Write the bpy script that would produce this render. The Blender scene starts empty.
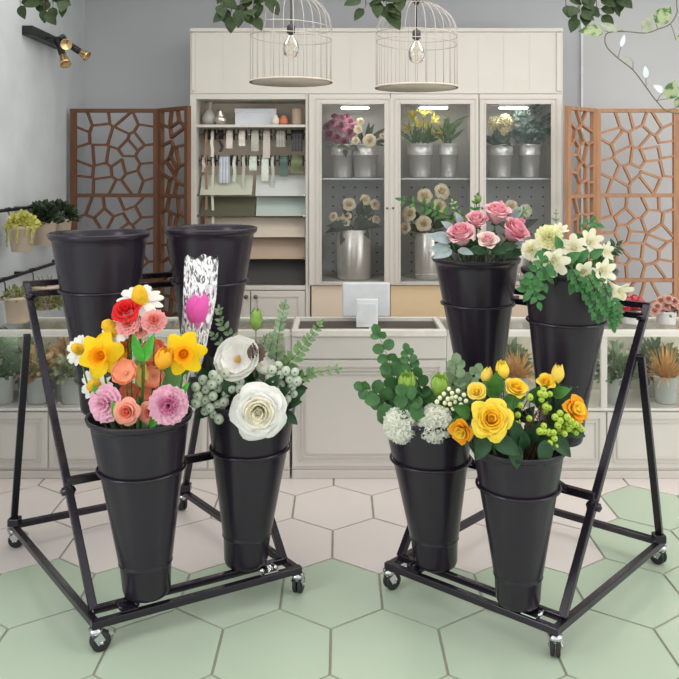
import bpy, math, random
from mathutils import Vector, Matrix
SC = bpy.context.scene
COL = SC.collection
F, HZ, CX, CAMH = 800.0, 170.0, 339.5, 1.75
V = Vector
PI = math.pi
rnd = random.Random(7)

def W(u, v, d):
    """point seen at pixel (u, v) at distance d in front of the camera"""
    return V(((u - CX) / F * d, d, CAMH + (HZ - v) / F * d))

def ZV(v, d): return CAMH + (HZ - v) / F * d
def XU(u, d): return (u - CX) / F * d

# ------------------------------------------------------------------ materials
def lin(c): 
    c = c / 255.0
    return c / 12.92 if c <= 0.04045 else ((c + 0.055) / 1.055) ** 2.4

MATS = {}
def mat(name, rgb, rough=0.5, metal=0.0, var=0.06, scale=18.0, spec=0.5, bump=0.0, sheen=0.0, trans=0.0, coat=0.0, stretch=None, sss=0.0):
    if name in MATS: return MATS[name]
    m = bpy.data.materials.new(name); m.use_nodes = True
    nt = m.node_tree; b = nt.nodes['Principled BSDF']
    col = [lin(x) for x in rgb]
    tc = nt.nodes.new('ShaderNodeTexCoord')
    src = tc.outputs['Object']
    if stretch:
        mp = nt.nodes.new('ShaderNodeMapping'); mp.inputs['Scale'].default_value = stretch
        nt.links.new(src, mp.inputs['Vector']); src = mp.outputs['Vector']
    no = nt.nodes.new('ShaderNodeTexNoise'); no.inputs['Scale'].default_value = scale; no.inputs['Detail'].default_value = 4
    nt.links.new(src, no.inputs['Vector'])
    rp = nt.nodes.new('ShaderNodeValToRGB')
    rp.color_ramp.elements[0].position = 0.3; rp.color_ramp.elements[1].position = 0.7
    rp.color_ramp.elements[0].color = [x * (1 - var) for x in col] + [1]
    rp.color_ramp.elements[1].color = [min(1, x * (1 + var)) for x in col] + [1]
    nt.links.new(no.outputs['Fac'], rp.inputs['Fac']); nt.links.new(rp.outputs['Color'], b.inputs['Base Color'])
    b.inputs['Roughness'].default_value = rough; b.inputs['Metallic'].default_value = metal
    b.inputs['Specular IOR Level'].default_value = spec
    if coat: b.inputs['Coat Weight'].default_value = coat; b.inputs['Coat Roughness'].default_value = 0.12
    if bump:
        bp = nt.nodes.new('ShaderNodeBump'); bp.inputs['Strength'].default_value = bump; bp.inputs['Distance'].default_value = 0.01
        nt.links.new(no.outputs['Fac'], bp.inputs['Height']); nt.links.new(bp.outputs['Normal'], b.inputs['Normal'])
    if trans:   # thin petal or leaf: some light passes through
        tr = nt.nodes.new('ShaderNodeBsdfTranslucent'); nt.links.new(rp.outputs['Color'], tr.inputs['Color'])
        mx = nt.nodes.new('ShaderNodeMixShader'); mx.inputs['Fac'].default_value = trans
        out = nt.nodes['Material Output']
        nt.links.new(b.outputs['BSDF'], mx.inputs[1]); nt.links.new(tr.outputs['BSDF'], mx.inputs[2])
        nt.links.new(mx.outputs['Shader'], out.inputs['Surface'])
    MATS[name] = m
    return m

def petal(name, rgb, var=0.05, rough=0.6): return mat(name, rgb, rough, 0, var, 40, 0.25, trans=0.3)
def leafm(name, rgb, var=0.25, rough=0.5): return mat(name, rgb, rough, 0, var, 30, 0.35, trans=0.15)

def glass_mat(name, tint=(0.93, 0.95, 0.94), refl=0.5):
    m = bpy.data.materials.new(name); m.use_nodes = True
    nt = m.node_tree; nt.nodes.remove(nt.nodes['Principled BSDF'])
    t = nt.nodes.new('ShaderNodeBsdfTransparent'); t.inputs['Color'].default_value = (*tint, 1)
    g = nt.nodes.new('ShaderNodeBsdfGlossy'); g.inputs['Roughness'].default_value = 0.03
    fr = nt.nodes.new('ShaderNodeFresnel'); fr.inputs['IOR'].default_value = 1.45
    no = nt.nodes.new('ShaderNodeTexNoise'); no.inputs['Scale'].default_value = 2.0
    mt = nt.nodes.new('ShaderNodeMath'); mt.operation = 'MULTIPLY'; mt.inputs[1].default_value = refl
    nt.links.new(fr.outputs['Fac'], mt.inputs[0])
    mx = nt.nodes.new('ShaderNodeMixShader')
    nt.links.new(mt.outputs[0], mx.inputs['Fac']); nt.links.new(t.outputs[0], mx.inputs[1]); nt.links.new(g.outputs[0], mx.inputs[2])
    nt.links.new(mx.outputs[0], nt.nodes['Material Output'].inputs['Surface'])
    return m

def emit_mat(name, rgb, s):
    m = bpy.data.materials.new(name); m.use_nodes = True
    b = m.node_tree.nodes['Principled BSDF']
    b.inputs['Emission Color'].default_value = (*[lin(x) for x in rgb], 1); b.inputs['Emission Strength'].default_value = s
    return m

# ------------------------------------------------------------------ mesh builder
class MB:
    def __init__(s): s.v = []; s.f = []; s.m = []; s.s = []
    def add(s, vs, fs, mi=0, smooth=True):
        o = len(s.v); s.v += [V(p) for p in vs]
        for f in fs: s.f.append([i + o for i in f]); s.m.append(mi); s.s.append(smooth)
        return s
    def box(s, c, size, M=None, mi=0):
        c = V(c); x, y, z = [k / 2 for k in size]
        vs = [V((a * x, b * y, e * z)) for e in (-1, 1) for b in (-1, 1) for a in (-1, 1)]
        if M is not None: vs = [M @ p for p in vs]
        return s.add([c + p for p in vs], [(0, 2, 3, 1), (4, 5, 7, 6), (0, 1, 5, 4), (2, 6, 7, 3), (0, 4, 6, 2), (1, 3, 7, 5)], mi, False)
    def bx(s, x0, x1, y0, y1, z0, z1, mi=0):
        return s.box(((x0 + x1) / 2, (y0 + y1) / 2, (z0 + z1) / 2), (x1 - x0, y1 - y0, z1 - z0), None, mi)
    def bar(s, p, q, w, h, up=(0, 0, 1), mi=0):
        p, q = V(p), V(q); d = (q - p); L = d.length
        if L < 1e-6: return s
        z = d / L; u = V(up)
        if abs(z.dot(u.normalized())) > 0.98: u = V((0, 1, 0))
        x = u.cross(z).normalized(); y = z.cross(x)
        M = Matrix((x, y, z)).transposed()
        return s.box((p + q) / 2, (w, h, L), M, mi)
    def tube(s, pts, r, n=6, mi=0, cap=True):
        pts = [V(p) for p in pts]; k = len(pts)
        rs = r if isinstance(r, (list, tuple)) else [r] * k
        vs = []; prev = None
        for i, p in enumerate(pts):
            t = (pts[min(i + 1, k - 1)] - pts[max(i - 1, 0)])
            t = t.normalized() if t.length > 1e-9 else V((0, 0, 1))
            if prev is None:
                a = t.orthogonal().normalized()
            else:
                a = prev - t * prev.dot(t); a = a.normalized() if a.length > 1e-6 else t.orthogonal().normalized()
            prev = a; b = t.cross(a)
            for j in range(n):
                q = 2 * PI * j / n; vs.append(p + (a * math.cos(q) + b * math.sin(q)) * rs[i])
        fs = [(i * n + j, i * n + (j + 1) % n, (i + 1) * n + (j + 1) % n, (i + 1) * n + j) for i in range(k - 1) for j in range(n)]
        if cap: fs += [tuple(range(n - 1, -1, -1)), tuple((k - 1) * n + j for j in range(n))]
        return s.add(vs, fs, mi)
    def ring(s, c, r, rt, n=32, m=8, M=None, mi=0):
        c = V(c); vs = []
        for i in range(n):
            a = 2 * PI * i / n
            for j in range(m):
                b = 2 * PI * j / m
                p = V(((r + rt * math.cos(b)) * math.cos(a), (r + rt * math.cos(b)) * math.sin(a), rt * math.sin(b)))
                vs.append(c + (M @ p if M is not None else p))
        return s.add(vs, [(i * m + j, ((i + 1) % n) * m + j, ((i + 1) % n) * m + (j + 1) % m, i * m + (j + 1) % m) for i in range(n) for j in range(m)], mi)
    def lathe(s, prof, n=32, M=None, mi=0, cen=None):
        """prof: list of (r, z); cen(z) optional centre offset"""
        vs = []
        for (r, z) in prof:
            o = cen(z) if cen else V((0, 0, 0))
            for j in range(n):
                a = 2 * PI * j / n
                p = V((r * math.cos(a), r * math.sin(a), z)) + o
                vs.append(M @ p if M is not None else p)
        k = len(prof)
        fs = [(i * n + j, i * n + (j + 1) % n, (i + 1) * n + (j + 1) % n, (i + 1) * n + j) for i in range(k - 1) for j in range(n)]
        if prof[0][0] > 1e-6: fs.append(tuple(range(n - 1, -1, -1)))
        return s.add(vs, fs, mi)
    def ball(s, c, r, n=8, m=6, M=None, mi=0, sc=(1, 1, 1)):
        c = V(c); vs = [V((0, 0, -1))]
        for i in range(1, m):
            t = PI * i / m - PI / 2
            for j in range(n):
                a = 2 * PI * j / n; vs.append(V((math.cos(t) * math.cos(a), math.cos(t) * math.sin(a), math.sin(t))))
        vs.append(V((0, 0, 1)))
        fs = [(0, 1 + (j + 1) % n, 1 + j) for j in range(n)]
        for i in range(m - 2):
            fs += [(1 + i * n + j, 1 + i * n + (j + 1) % n, 1 + (i + 1) * n + (j + 1) % n, 1 + (i + 1) * n + j) for j in range(n)]
        e = len(vs) - 1
        fs += [(e, 1 + (m - 2) * n + j, 1 + (m - 2) * n + (j + 1) % n) for j in range(n)]
        vs = [V((p.x * r * sc[0], p.y * r * sc[1], p.z * r * sc[2])) for p in vs]
        if M is not None: vs = [M @ p for p in vs]
        return s.add([c + p for p in vs], fs, mi)
    def grid(s, fn, nu, nv, mi=0):
        vs = [fn(-1 + 2 * i / nu, j / nv) for j in range(nv + 1) for i in range(nu + 1)]
        w = nu + 1
        return s.add(vs, [(j * w + i, j * w + i + 1, (j + 1) * w + i + 1, (j + 1) * w + i) for j in range(nv) for i in range(nu)], mi)
    def cyl(s, p, q, r, n=12, mi=0): return s.tube([p, q], r, n, mi)
    def leaf(s, base, d, nrm, L, w, fold=0.15, droop=0.2, shape=1.0, mi=0, nu=2, nv=5):
        """one leaf blade; shape<1 round, >1 pointed"""
        base = V(base); d = V(d).normalized(); nrm = V(nrm)
        x = d.cross(nrm)
        if x.length < 1e-4: x = d.orthogonal()
        x.normalize(); n = x.cross(d)
        def fn(u, t):
            if shape <= 0.6: ww = math.sqrt(max(0, 1 - (2 * t - 1) ** 2))
            else: ww = math.sin(PI * min(1, t) ** (0.75)) ** (0.8 if shape < 1.2 else 1.1)
            ww = max(ww, 0.04)
            return base + d * (L * t) + x * (u * w / 2 * ww) + n * (fold * w * abs(u) * ww - droop * L * t * t)
        return s.grid(fn, nu, nv, mi)
    def build(s, name, mats, parent=None, origin=None, label=None, bevel=0, solid=0, subsurf=0):
        me = bpy.data.meshes.new(name)
        o3 = V(origin) if origin is not None else (V(parent['_loc']) if parent is not None and '_loc' in parent else V((0, 0, 0)))
        me.from_pydata([tuple(p - o3) for p in s.v], [], s.f)
        if not isinstance(mats, (list, tuple)): mats = [mats]
        for m in mats: me.materials.append(m)
        me.polygons.foreach_set('material_index', s.m); me.polygons.foreach_set('use_smooth', s.s)
        me.update()
        o = bpy.data.objects.new(name, me); COL.objects.link(o)
        if parent is not None:
            o.parent = parent
            if origin is not None: o.location = o3 - V(parent['_loc'])
            o['_loc'] = tuple(o3)
        else:
            o.location = o3; o['_loc'] = tuple(o3)
        if label: o['label'] = label
        if bevel:
            b = o.modifiers.new('bevel', 'BEVEL'); b.width = bevel; b.segments = 2; b.limit_method = 'ANGLE'
        if solid:
            b = o.modifiers.new('solid', 'SOLIDIFY'); b.thickness = solid; b.offset = 0
        if subsurf:
            b = o.modifiers.new('sub', 'SUBSURF'); b.levels = subsurf; b.render_levels = subsurf
        return o

def thing(name, label, cat, loc=(0, 0, 0), group=None):
    o = bpy.data.objects.new(name, None); COL.objects.link(o); o.empty_display_size = 0.05
    o.location = V(loc); o['_loc'] = tuple(V(loc)); tag(o, label, cat, group); return o
def tag(o, label, cat, group=None, kind=None):
    o['label'] = label; o['category'] = cat
    if group: o['group'] = group
    if kind: o['kind'] = kind
    return o
def struct(o, label=None):
    o['kind'] = 'structure'
    if label: o['label'] = label
    return o
def aim(d, roll=0.0):
    """rotation taking +Z to d"""
    d = V(d).normalized()
    return d.to_track_quat('Z', 'Y').to_matrix() @ Matrix.Rotation(roll, 3, 'Z')
def bez(p0, p1, p2, n=8): return [p0 * (1 - t) ** 2 + p1 * 2 * t * (1 - t) + p2 * t * t for t in [i / n for i in range(n + 1)]]
def cmr(pts, n=6):
    """Catmull-Rom through pts"""
    pts = [V(p) for p in pts]; out = []
    for i in range(len(pts) - 1):
        a, b, c, d = pts[max(i - 1, 0)], pts[i], pts[i + 1], pts[min(i + 2, len(pts) - 1)]
        for k in range(n):
            t = k / n
            out.append(0.5 * ((2 * b) + (c - a) * t + (2 * a - 5 * b + 4 * c - d) * t * t + (3 * b - a - 3 * c + d) * t ** 3))
    return out + [pts[-1]]

# ------------------------------------------------------------------ palette
M_steel = mat('black_steel', (40, 34, 44), 0.2, 0.35, 0.08, 60, 0.6)
M_pot = mat('charcoal_plastic', (38, 32, 42), 0.27, 0.0, 0.06, 30, 0.4)
M_chrome = mat('chrome', (205, 205, 210), 0.15, 1.0, 0.03)
M_rubber = mat('black_rubber', (35, 34, 36), 0.6, 0, 0.1)
M_cream = mat('cream_lacquer', (210, 205, 198), 0.45, 0, 0.02, 3, 0.4)
M_creamd = mat('cream_trim_lacquer', (202, 196, 189), 0.45, 0, 0.02, 3, 0.4)
M_taupe = mat('taupe_lacquer', (220, 204, 184), 0.5, 0, 0.03, 3, 0.4)
M_tin = mat('brushed_tin', (222, 219, 217), 0.34, 0.7, 0.06, 6, 0.5, stretch=(40, 40, 1))
M_glass = glass_mat('clear_glass')
M_glassc = glass_mat('cabinet_glass', (0.95, 0.96, 0.96), 0.6)
M_stem = leafm('green_stem', (78, 120, 52))
M_stemd = leafm('dark_stem', (46, 66, 38))
M_twig = mat('brown_twig', (84, 58, 44), 0.7, 0, 0.2)
M_leaf = leafm('mid_green_leaf', (66, 118, 48))
M_leafd = leafm('dark_green_leaf', (42, 74, 44))
M_leafl = leafm('light_green_leaf', (130, 172, 92))
M_euc = leafm('eucalyptus_leaf', (68, 110, 62), 0.25)
M_eucs = leafm('silver_eucalyptus_leaf', (128, 152, 116), 0.25)
M_dusty = leafm('silver_dusty_leaf', (158, 172, 172), 0.15, 0.7)
M_gwhite = petal('white_petal', (238, 238, 230))
M_gwhitec = petal('cream_petal', (240, 234, 205))
# ================================================================== ROOM
XL = -2.01; YB = 6.40; ZC = 3.3
# floor: elongated hexagon tiles, sand coloured far away and sage green near and to the right
HWX, HA = 0.205, 0.278          # half width, half length of a tile
Mf_b = mat('sand_tile', (216, 207, 203), 0.28, 0, 0.03, 1.5, 0.5)
Mf_g = mat('sage_tile', (178, 194, 172), 0.24, 0, 0.05, 1.2, 0.5)
Mf_j = mat('tile_grout', (148, 146, 132), 0.8, 0, 0.1)
fl = MB()
fl.add([(-6, -2, -0.004), (6, -2, -0.004), (6, 7, -0.004), (-6, 7, -0.004)], [(0, 1, 2, 3)], 2, False)
DY = 0.4165
for r in range(-10, 8):
    yc = 3.745 + r * DY
    for k in range(-14, 15):
        xc = -0.033 + (k * 2 + (1 if r % 2 == 0 else 0)) * HWX
        green = (r <= -1) or (r == 0 and xc > 1.2) or (r == 1 and xc > 1.4)
        g = 0.0055
        a, b = HWX - g, HA - g * 1.1
        vs = [(xc, yc - b, 0), (xc + a, yc - b * 0.5, 0), (xc + a, yc + b * 0.5, 0), (xc, yc + b, 0), (xc - a, yc + b * 0.5, 0), (xc - a, yc - b * 0.5, 0)]
        vs += [(x, y, -0.0045) for x, y, z in vs]
        fl.add(vs, [(0, 1, 2, 3, 4, 5)] + [(i, i + 6, (i + 1) % 6 + 6, (i + 1) % 6) for i in range(6)], 1 if green else 0, False)
struct(fl.build('floor', [Mf_b, Mf_g, Mf_j]))

Mw = mat('painted_wall', (188, 190, 194), 0.85, 0, 0.02, 1.0, 0.2)
Mwl = mat('limewashed_wall', (198, 203, 206), 0.85, 0, 0.07, 3.5, 0.2, bump=0.08)
Mwr = mat('pale_painted_wall', (196, 196, 198), 0.85, 0, 0.02, 1.0, 0.2)
Mc = mat('ceiling_paint', (225, 225, 225), 0.9)
b = MB(); b.bx(XL - 0.2, XU(582, YB), YB, YB + 0.15, 0, ZC); struct(b.build('wall_back', Mw))
b = MB(); b.bx(XU(582, YB), 5.0, YB - 0.02, YB + 0.15, 0, ZC); struct(b.build('wall_back_right', Mwr))
b = MB(); b.bx(XU(582, YB - .03) - 0.006, XU(582, YB - .03) + 0.008, YB - 0.03, YB, 0, ZC); struct(b.build('trim_1', mat('white_trim', (225, 225, 228), 0.5)))
b = MB(); b.bx(XL - 0.15, XL, 2.6, 5.66, 0, ZC); struct(b.build('wall_left', Mwl))
b = MB(); b.bx(XL - 0.2, XL - 0.025, 5.66, YB, 0, ZC); struct(b.build('wall_left_recess', Mwl))
b = MB(); b.bx(XL - 0.2, 5.0, 2.4, YB + .15, ZC, ZC + 0.1); struct(b.build('ceiling', Mc))

# ================================================================== TALL CABINET WALL
DF, DB = 5.9, 6.34       # front and back of the cabinets
x0, xm, x1 = XU(190, DF), XU(308.5, DF), XU(563, DF)
zt, zf0, zop = ZV(28, DF), ZV(94, DF), ZV(99, DF)

# overhead cabinet (one long fascia)
t = thing('overhead_cabinet', 'long plain cream overhead cabinet running along the top of the tall units', 'cabinet', ((x0 + x1) / 2, DF, zf0))
b = MB(); b.bx(x0, x1, DF, DB, zf0 + 0.002, zt - 0.03); b.build('body', M_cream, t, bevel=0.004)
b = MB()
b.bx(x0, x1, DF - 0.012, DB, zt - 0.03, zt); b.build('cornice', M_cream, t, bevel=0.006)
for (a, c) in ((x0 + 0.012, x0 + 0.04), (x1 - 0.05, x1 - 0.012)):
    b = MB(); b.bx(a, c, DF - 0.012, DF - 0.0005, zf0 + 0.02, zt - 0.035); b.build('trim_strip', M_cream, t, bevel=0.004)
b = MB()
fw = x1 - x0 - 0.12
for i in range(1, 14):
    b.bx(x0 + 0.06 + fw * i / 14 - 0.0015, x0 + 0.06 + fw * i / 14 + 0.0015, DF - 0.002, DF - 0.0002, zf0 + 0.02, zt - 0.04)
b.build('panel_joint', M_cream, t)

# open shelf unit -----------------------------------------------------------------
zs1 = ZV(124.5, DF)                    # upper shelf
zd_t, zd_b = ZV(290, DF), ZV(318, DF)
t = thing('shelf_unit', 'open cream shelf unit holding ribbon rolls and rolled wrapping paper', 'shelf', ((x0 + xm) / 2, DF, 0))
b = MB(); b.bx(x0, x0 + 0.045, DF, DB, 0, zf0); b.build('side_panel', M_cream, t, bevel=0.003)
b = MB(); b.bx(xm - 0.022, xm - 0.001, DF, DB, 0, zf0); b.build('side_panel', M_cream, t, bevel=0.003)
b = MB(); b.bx(x0 + 0.046, xm - 0.023, DB - 0.02, DB, 0, zf0); b.build('back_panel', mat('light_beige_panel', (240, 228, 210), .6, 0, .02), t)
b = MB(); b.bx(x0 + 0.046, xm - 0.023, DF, DB - 0.021, zop, zf0); b.build('top_panel', M_cream, t)
b = MB(); b.bx(x0 + 0.046, xm - 0.023, DF + 0.004, DB - 0.021, zs1 - 0.02, zs1); b.build('shelf', M_cream, t, bevel=0.003)
b = MB(); b.bx(x0 + 0.046, xm - 0.023, DF + 0.004, DB - 0.021, zd_t, zd_t + 0.03); b.build('shelf', M_cream, t, bevel=0.003)
b = MB(); b.bx(x0 + 0.046, xm - 0.023, DF + .03, DB - 0.021, 0, zd_t - 0.001); b.build('base', M_cream, t)
dxm = XU(250.5, DF)
M_knob = mat('antique_brass', (120, 98, 72), 0.4, 0.7)
for (a, c, ku) in ((x0 + 0.05, dxm - 0.004, 246), (dxm + 0.004, xm - 0.026, 255.5)):
    b = MB(); b.bx(a, c, DF + 0.002, DF + 0.028, 0.42, zd_t - 0.008); dr = b.build('door', M_cream, t, bevel=0.003)
    b = MB()
    za, zb_ = 0.48, zd_t - 0.05
    for (p, q) in (((a + .05, za), (c - .05, za)), ((a + .05, zb_), (c - .05, zb_)), ((a + .05, za), (a + .05, zb_)), ((c - .05, za), (c - .05, zb_))):
        b.bar((p[0], DF, p[1]), (q[0], DF, q[1]), 0.008, 0.008)
    b.build('moulding', M_creamd, dr)
    b = MB(); b.ball(W(ku, 297, DF - 0.022), 0.016); b.cyl(W(ku, 297, DF - 0.018), W(ku, 297, DF + 0.003), 0.006); b.build('knob', M_knob, dr)
rods = []
for v in (134.5, 160.5):
    z = ZV(v, DF + 0.12); b = MB(); b.cyl((x0 + 0.046, DF + 0.12, z), (xm - 0.023, DF + 0.12, z), 0.007, 8); b.build('rod', M_chrome, t); rods.append(z)
for zz in (ZV(195, DF), ZV(216, DF), ZV(237, DF), ZV(259, DF)):
    for xx in (x0 + 0.055, xm - 0.034):
        b = MB(); b.box((xx, DF + 0.03, zz), (0.014, 0.02, 0.014)); b.build('bracket', M_chrome, t)

# vases and box on the upper shelf
M_gv = mat('grey_glazed_vase', (176, 174, 170), 0.35)
M_pv = mat('pale_clay', (222, 212, 200), 0.6); M_tc = mat('terracotta', (196, 118, 84), 0.7); M_bg = mat('beige_clay', (198, 178, 155), 0.7)
def onshelf(name, lab, cat, u, prof, m, zb=None, d=None, group=None):
    d = d or DF + 0.16; zb = zs1 if zb is None else zb
    b = MB(); x = XU(u, d)
    b.lathe([(r, z + zb) for r, z in prof], 20, Matrix.Translation((x, d, 0))); o = b.build(name, m, None, (x, d, zb)); tag(o, lab, cat, group); return o
k = DF / F * 1.03
onshelf('bottle_vase', 'grey long-necked bottle vase at the left end of the upper shelf', 'vase', 210, [(0.035, 0.0005), (0.058, 0.03), (0.06, 0.06), (0.04, 0.1), (0.017, 0.125), (0.015, 0.16), (0.022, 0.178), (0.016, 0.178), (0.012, 0.12)], M_gv)
t = thing('glass_bird', 'small silvery glass bird ornament beside the grey bottle vase', 'ornament', W(220.5, 124, DF + 0.1) * 1)
bz = zs1 + 0.001; bxx = XU(220.5, DF + 0.1)
M_silv = mat('silvered_glass', (215, 208, 196), 0.12, 0.85)
b = MB(); b.ball((bxx, DF + 0.1, bz + 0.038), 0.046, 16, 10, sc=(1, .85, .82)); b.lathe([(0.034, bz + .05), (0.024, bz + 0.08), (0.018, bz + .1), (0.014, bz + .118), (0.0, bz + .127)], 14, Matrix.Translation((bxx, DF + 0.1, 0))); b.build('body', M_silv, t)
b = MB(); b.tube([(bxx - .008, DF + .09, bz + .112), (bxx - .03, DF + .08, bz + .105)], [.006, .001], 6); b.build('beak', mat('dark_bronze', (90, 70, 50), .4, .5), t)
b = MB(); xx0, xx1 = XU(235, DF + .14), XU(276, DF + .14); b.bx(xx0, xx1, DF + .14, DF + .34, zs1 + 0.001, zs1 + 0.125)
o = b.build('storage_box', mat('white_linen_box', (214, 218, 224), 0.8, 0, 0.03, 60, bump=.05), None, ((xx0 + xx1) / 2, DF + .24, zs1), bevel=0.004); tag(o, 'plain white box lying on the upper shelf behind small vases', 'box')
b = MB(); b.bx(xx0 - .003, xx1 + .003, DF + .137, DF + .343, zs1 + .095, zs1 + .129); b.build('lid', MATS['white_linen_box'], o, bevel=.003)
onshelf('bud_vase', 'small white bud vase in front of the white box', 'vase', 275.5, [(0.024, 0.0005), (0.03, 0.02), (0.029, 0.045), (0.018, 0.06), (0.016, 0.075), (0.013, 0.075), (0.011, 0.05)], M_pv, d=DF + .08)
onshelf('bud_vase', 'small round terracotta vase on the upper shelf', 'vase', 283.5, [(0.022, 0.0005), (0.032, 0.018), (0.032, 0.036), (0.022, 0.055), (0.016, 0.07), (0.013, 0.07), (0.011, 0.04)], M_tc, d=DF + .08)
onshelf('cylinder_vase', 'tall beige cylinder vase at the right end of the upper shelf', 'vase', 297, [(0.036, 0.0005), (0.04, 0.02), (0.04, 0.12), (0.034, 0.132), (0.03, 0.132), (0.03, 0.03)], M_bg)

# ribbon rolls on the two rods
M_blk = mat('black_spool', (40, 36, 38), 0.5)
def rib(name, rgb): return mat('ribbon_' + name, rgb, 0.5, 0, 0.05, 40)
RIB = [  # rod, u, width px, tail bottom v, colour, label
 (0, 207, 2.5, 228, (150, 118, 98), 'thin brown ribbon, first on the upper rod, hanging very low'),
 (0, 213, 3, 157, (226, 220, 210), 'narrow white ribbon roll second on the upper rod'),
 (0, 220.5, 3, 152, (52, 32, 32), 'narrow dark maroon ribbon curling from the upper rod'),
 (0, 230, 6.5, 148.5, (222, 206, 196), 'blush pink wide ribbon on the upper rod beside the maroon one'),
 (0, 242.5, 6.5, 146, (232, 222, 212), 'short pale ivory ribbon on the upper rod left of its middle'),
 (0, 255.5, 7.5, 151, (184, 184, 172), 'grey green sheer ribbon in the middle of the upper rod'),
 (0, 267, 7, 158, (196, 186, 174), 'taupe ribbon on the upper rod hanging down between lower rolls'),
 (0, 281, 9.5, 147, (140, 138, 132), 'wide grey striped ribbon on the upper rod'),
 (0, 297.5, 10.5, 151.5, (36, 36, 40), 'wide black ribbon at the right end of the upper rod'),
 (1, 204.5, 3, 172, (206, 196, 182), 'narrow beige ribbon at the left end of the lower rod'),
 (1, 213.5, 2.5, 232, (212, 206, 188), 'thin cream ribbon on the lower rod hanging to the black bucket'),
 (1, 225, 11, 183, (168, 174, 184), 'wide blue grey ribbon with pale stripes on the lower rod'),
 (1, 235, 3, 182, (206, 212, 200), 'narrow pale ribbon right of the wide blue grey one'),
 (1, 244, 3, 188, (186, 184, 170), 'narrow khaki ribbon with a curled end on the lower rod'),
 (1, 253.5, 7.5, 170.5, (204, 216, 200), 'short mint ribbon in the middle of the lower rod'),
 (1, 265.5, 7, 181, (214, 220, 206), 'pale celadon ribbon on the lower rod under the taupe one'),
 (1, 273, 3, 190, (180, 184, 172), 'narrow sage ribbon left of the dark teal roll'),
 (1, 284, 8, 176.5, (76, 100, 94), 'dark teal ribbon on the lower rod'),
 (1, 297, 11, 173, (112, 120, 84), 'wide olive ribbon at the right end of the lower rod')]
for i, (rd, u, w, vb, rgb, lab) in enumerate(RIB):
    d = DF + 0.12; z = rods[rd]; x = XU(u, d); hw = w / F * d / 2
    t = thing('ribbon_roll', lab, 'ribbon', (x, d, z), 'ribbon rolls on the shelf rods')
    R = 0.034
    mr = rib(str(i), rgb)
    for sx in (-1, 1):
        b = MB(); b.tube([(x + sx * (hw + .002), d, z), (x + sx * (hw + .008), d, z)], R + 0.008, 16); b.build('flange', M_blk, t)
    b = MB(); b.tube([(x - hw, d, z), (x + hw, d, z)], R, 16); b.build('roll', mr, t)
    zb_ = ZV(vb, d - R); pts = [V((0, -R * .7, R * .7)), V((0, -R - .001, 0))]
    n = 8; L = z - zb_; b = MB(); ph = rnd.random() * 6
    rows = [(d - R * .72, z + R * .72), (d - R - .002, z)] + [(d - R - .004 + .006 * math.sin(ph + 5 * j / n), z - L * j / n) for j in range(1, n + 1)]
    vs = []
    for j, (yy, zz) in enumerate(rows):
        sway = .004 * math.sin(ph + j) if w < 4 else 0
        if 'curling' in lab: sway = -.018 * math.sin(j * .7)
        vs += [(x - hw + sway, yy, zz), (x + hw + sway, yy, zz)]
    b.add(vs, [(2 * j, 2 * j + 1, 2 * j + 3, 2 * j + 2) for j in range(len(rows) - 1)]); 
    if w > 9 and 'olive' not in lab:   # woven stripes
        pale = rib(str(i) + '_stripe', tuple(min(255, c + 38) for c in rgb))
        for sx in (-.55, .0, .55):
            vs = []
            for j, (yy, zz) in enumerate(rows): vs += [(x + sx * hw - .006, yy - .0012, zz), (x + sx * hw + .006, yy - .0012, zz)]
            b.add(vs, [(2 * j, 2 * j + 1, 2 * j + 3, 2 * j + 2) for j in range(len(rows) - 1)], 1)
        b.build('ribbon_tail', [mr, pale], t)
    else: b.build('ribbon_tail', mr, t)

# slanted sheets of wrapping paper
PAP = [(201, 252.5, 175, 195, (190, 194, 176), 'stack of sage green wrapping paper, upper left'), (256, 306, 175, 196, (200, 203, 200), 'pale grey wrapping paper sheets, upper right of the rack'),
       (202, 255, 196.5, 216, (86, 86, 68), 'dark olive wrapping paper sheets below the sage ones'), (256.5, 306, 196.8, 216, (176, 188, 182), 'pale mint wrapping paper sheets below the grey ones'),
       (206, 305, 217.5, 237.3, (200, 188, 172), 'wide cream wrapping paper sheets behind the black bucket'), (210, 305, 238, 259, (176, 154, 136), 'tan wrapping paper sheets above the black ones'),
       (212, 305, 260, 287.5, (58, 57, 55), 'black wrapping paper sheets at the bottom of the rack')]
for i, (ua, ub, va, vb, rgb, lab) in enumerate(PAP):
    d0, d1 = DF + 0.05, DF + 0.15
    xa, xb = XU(ua, d0 + .05), XU(ub, d0 + .05); zb_, za = ZV(vb, d0), ZV(va, d1)
    if i == 6: zb_ = zd_t + .035
    t = thing('wrapping_paper', lab, 'wrapping paper', ((xa + xb) / 2, d0, zb_))
    m = mat('paper_%d' % i, rgb, 0.75, 0, 0.03, 3)
    for k_, nm in enumerate(('top_sheet', 'sheet_stack')):
        b = MB(); o_ = k_ * .006
        vs = [(xa, d0 + o_, zb_ + .001), (xb, d0 + o_, zb_ + .001), (xb, d1 + o_, za), (xa, d1 + o_, za)]
        vs += [(x, y + .005, z) for x, y, z in vs]
        b.add(vs, [(0, 1, 2, 3), (7, 6, 5, 4), (0, 4, 5, 1), (2, 6, 7, 3), (1, 5, 6, 2), (0, 3, 7, 4)], 0, False); b.build(nm, m, t)

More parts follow.
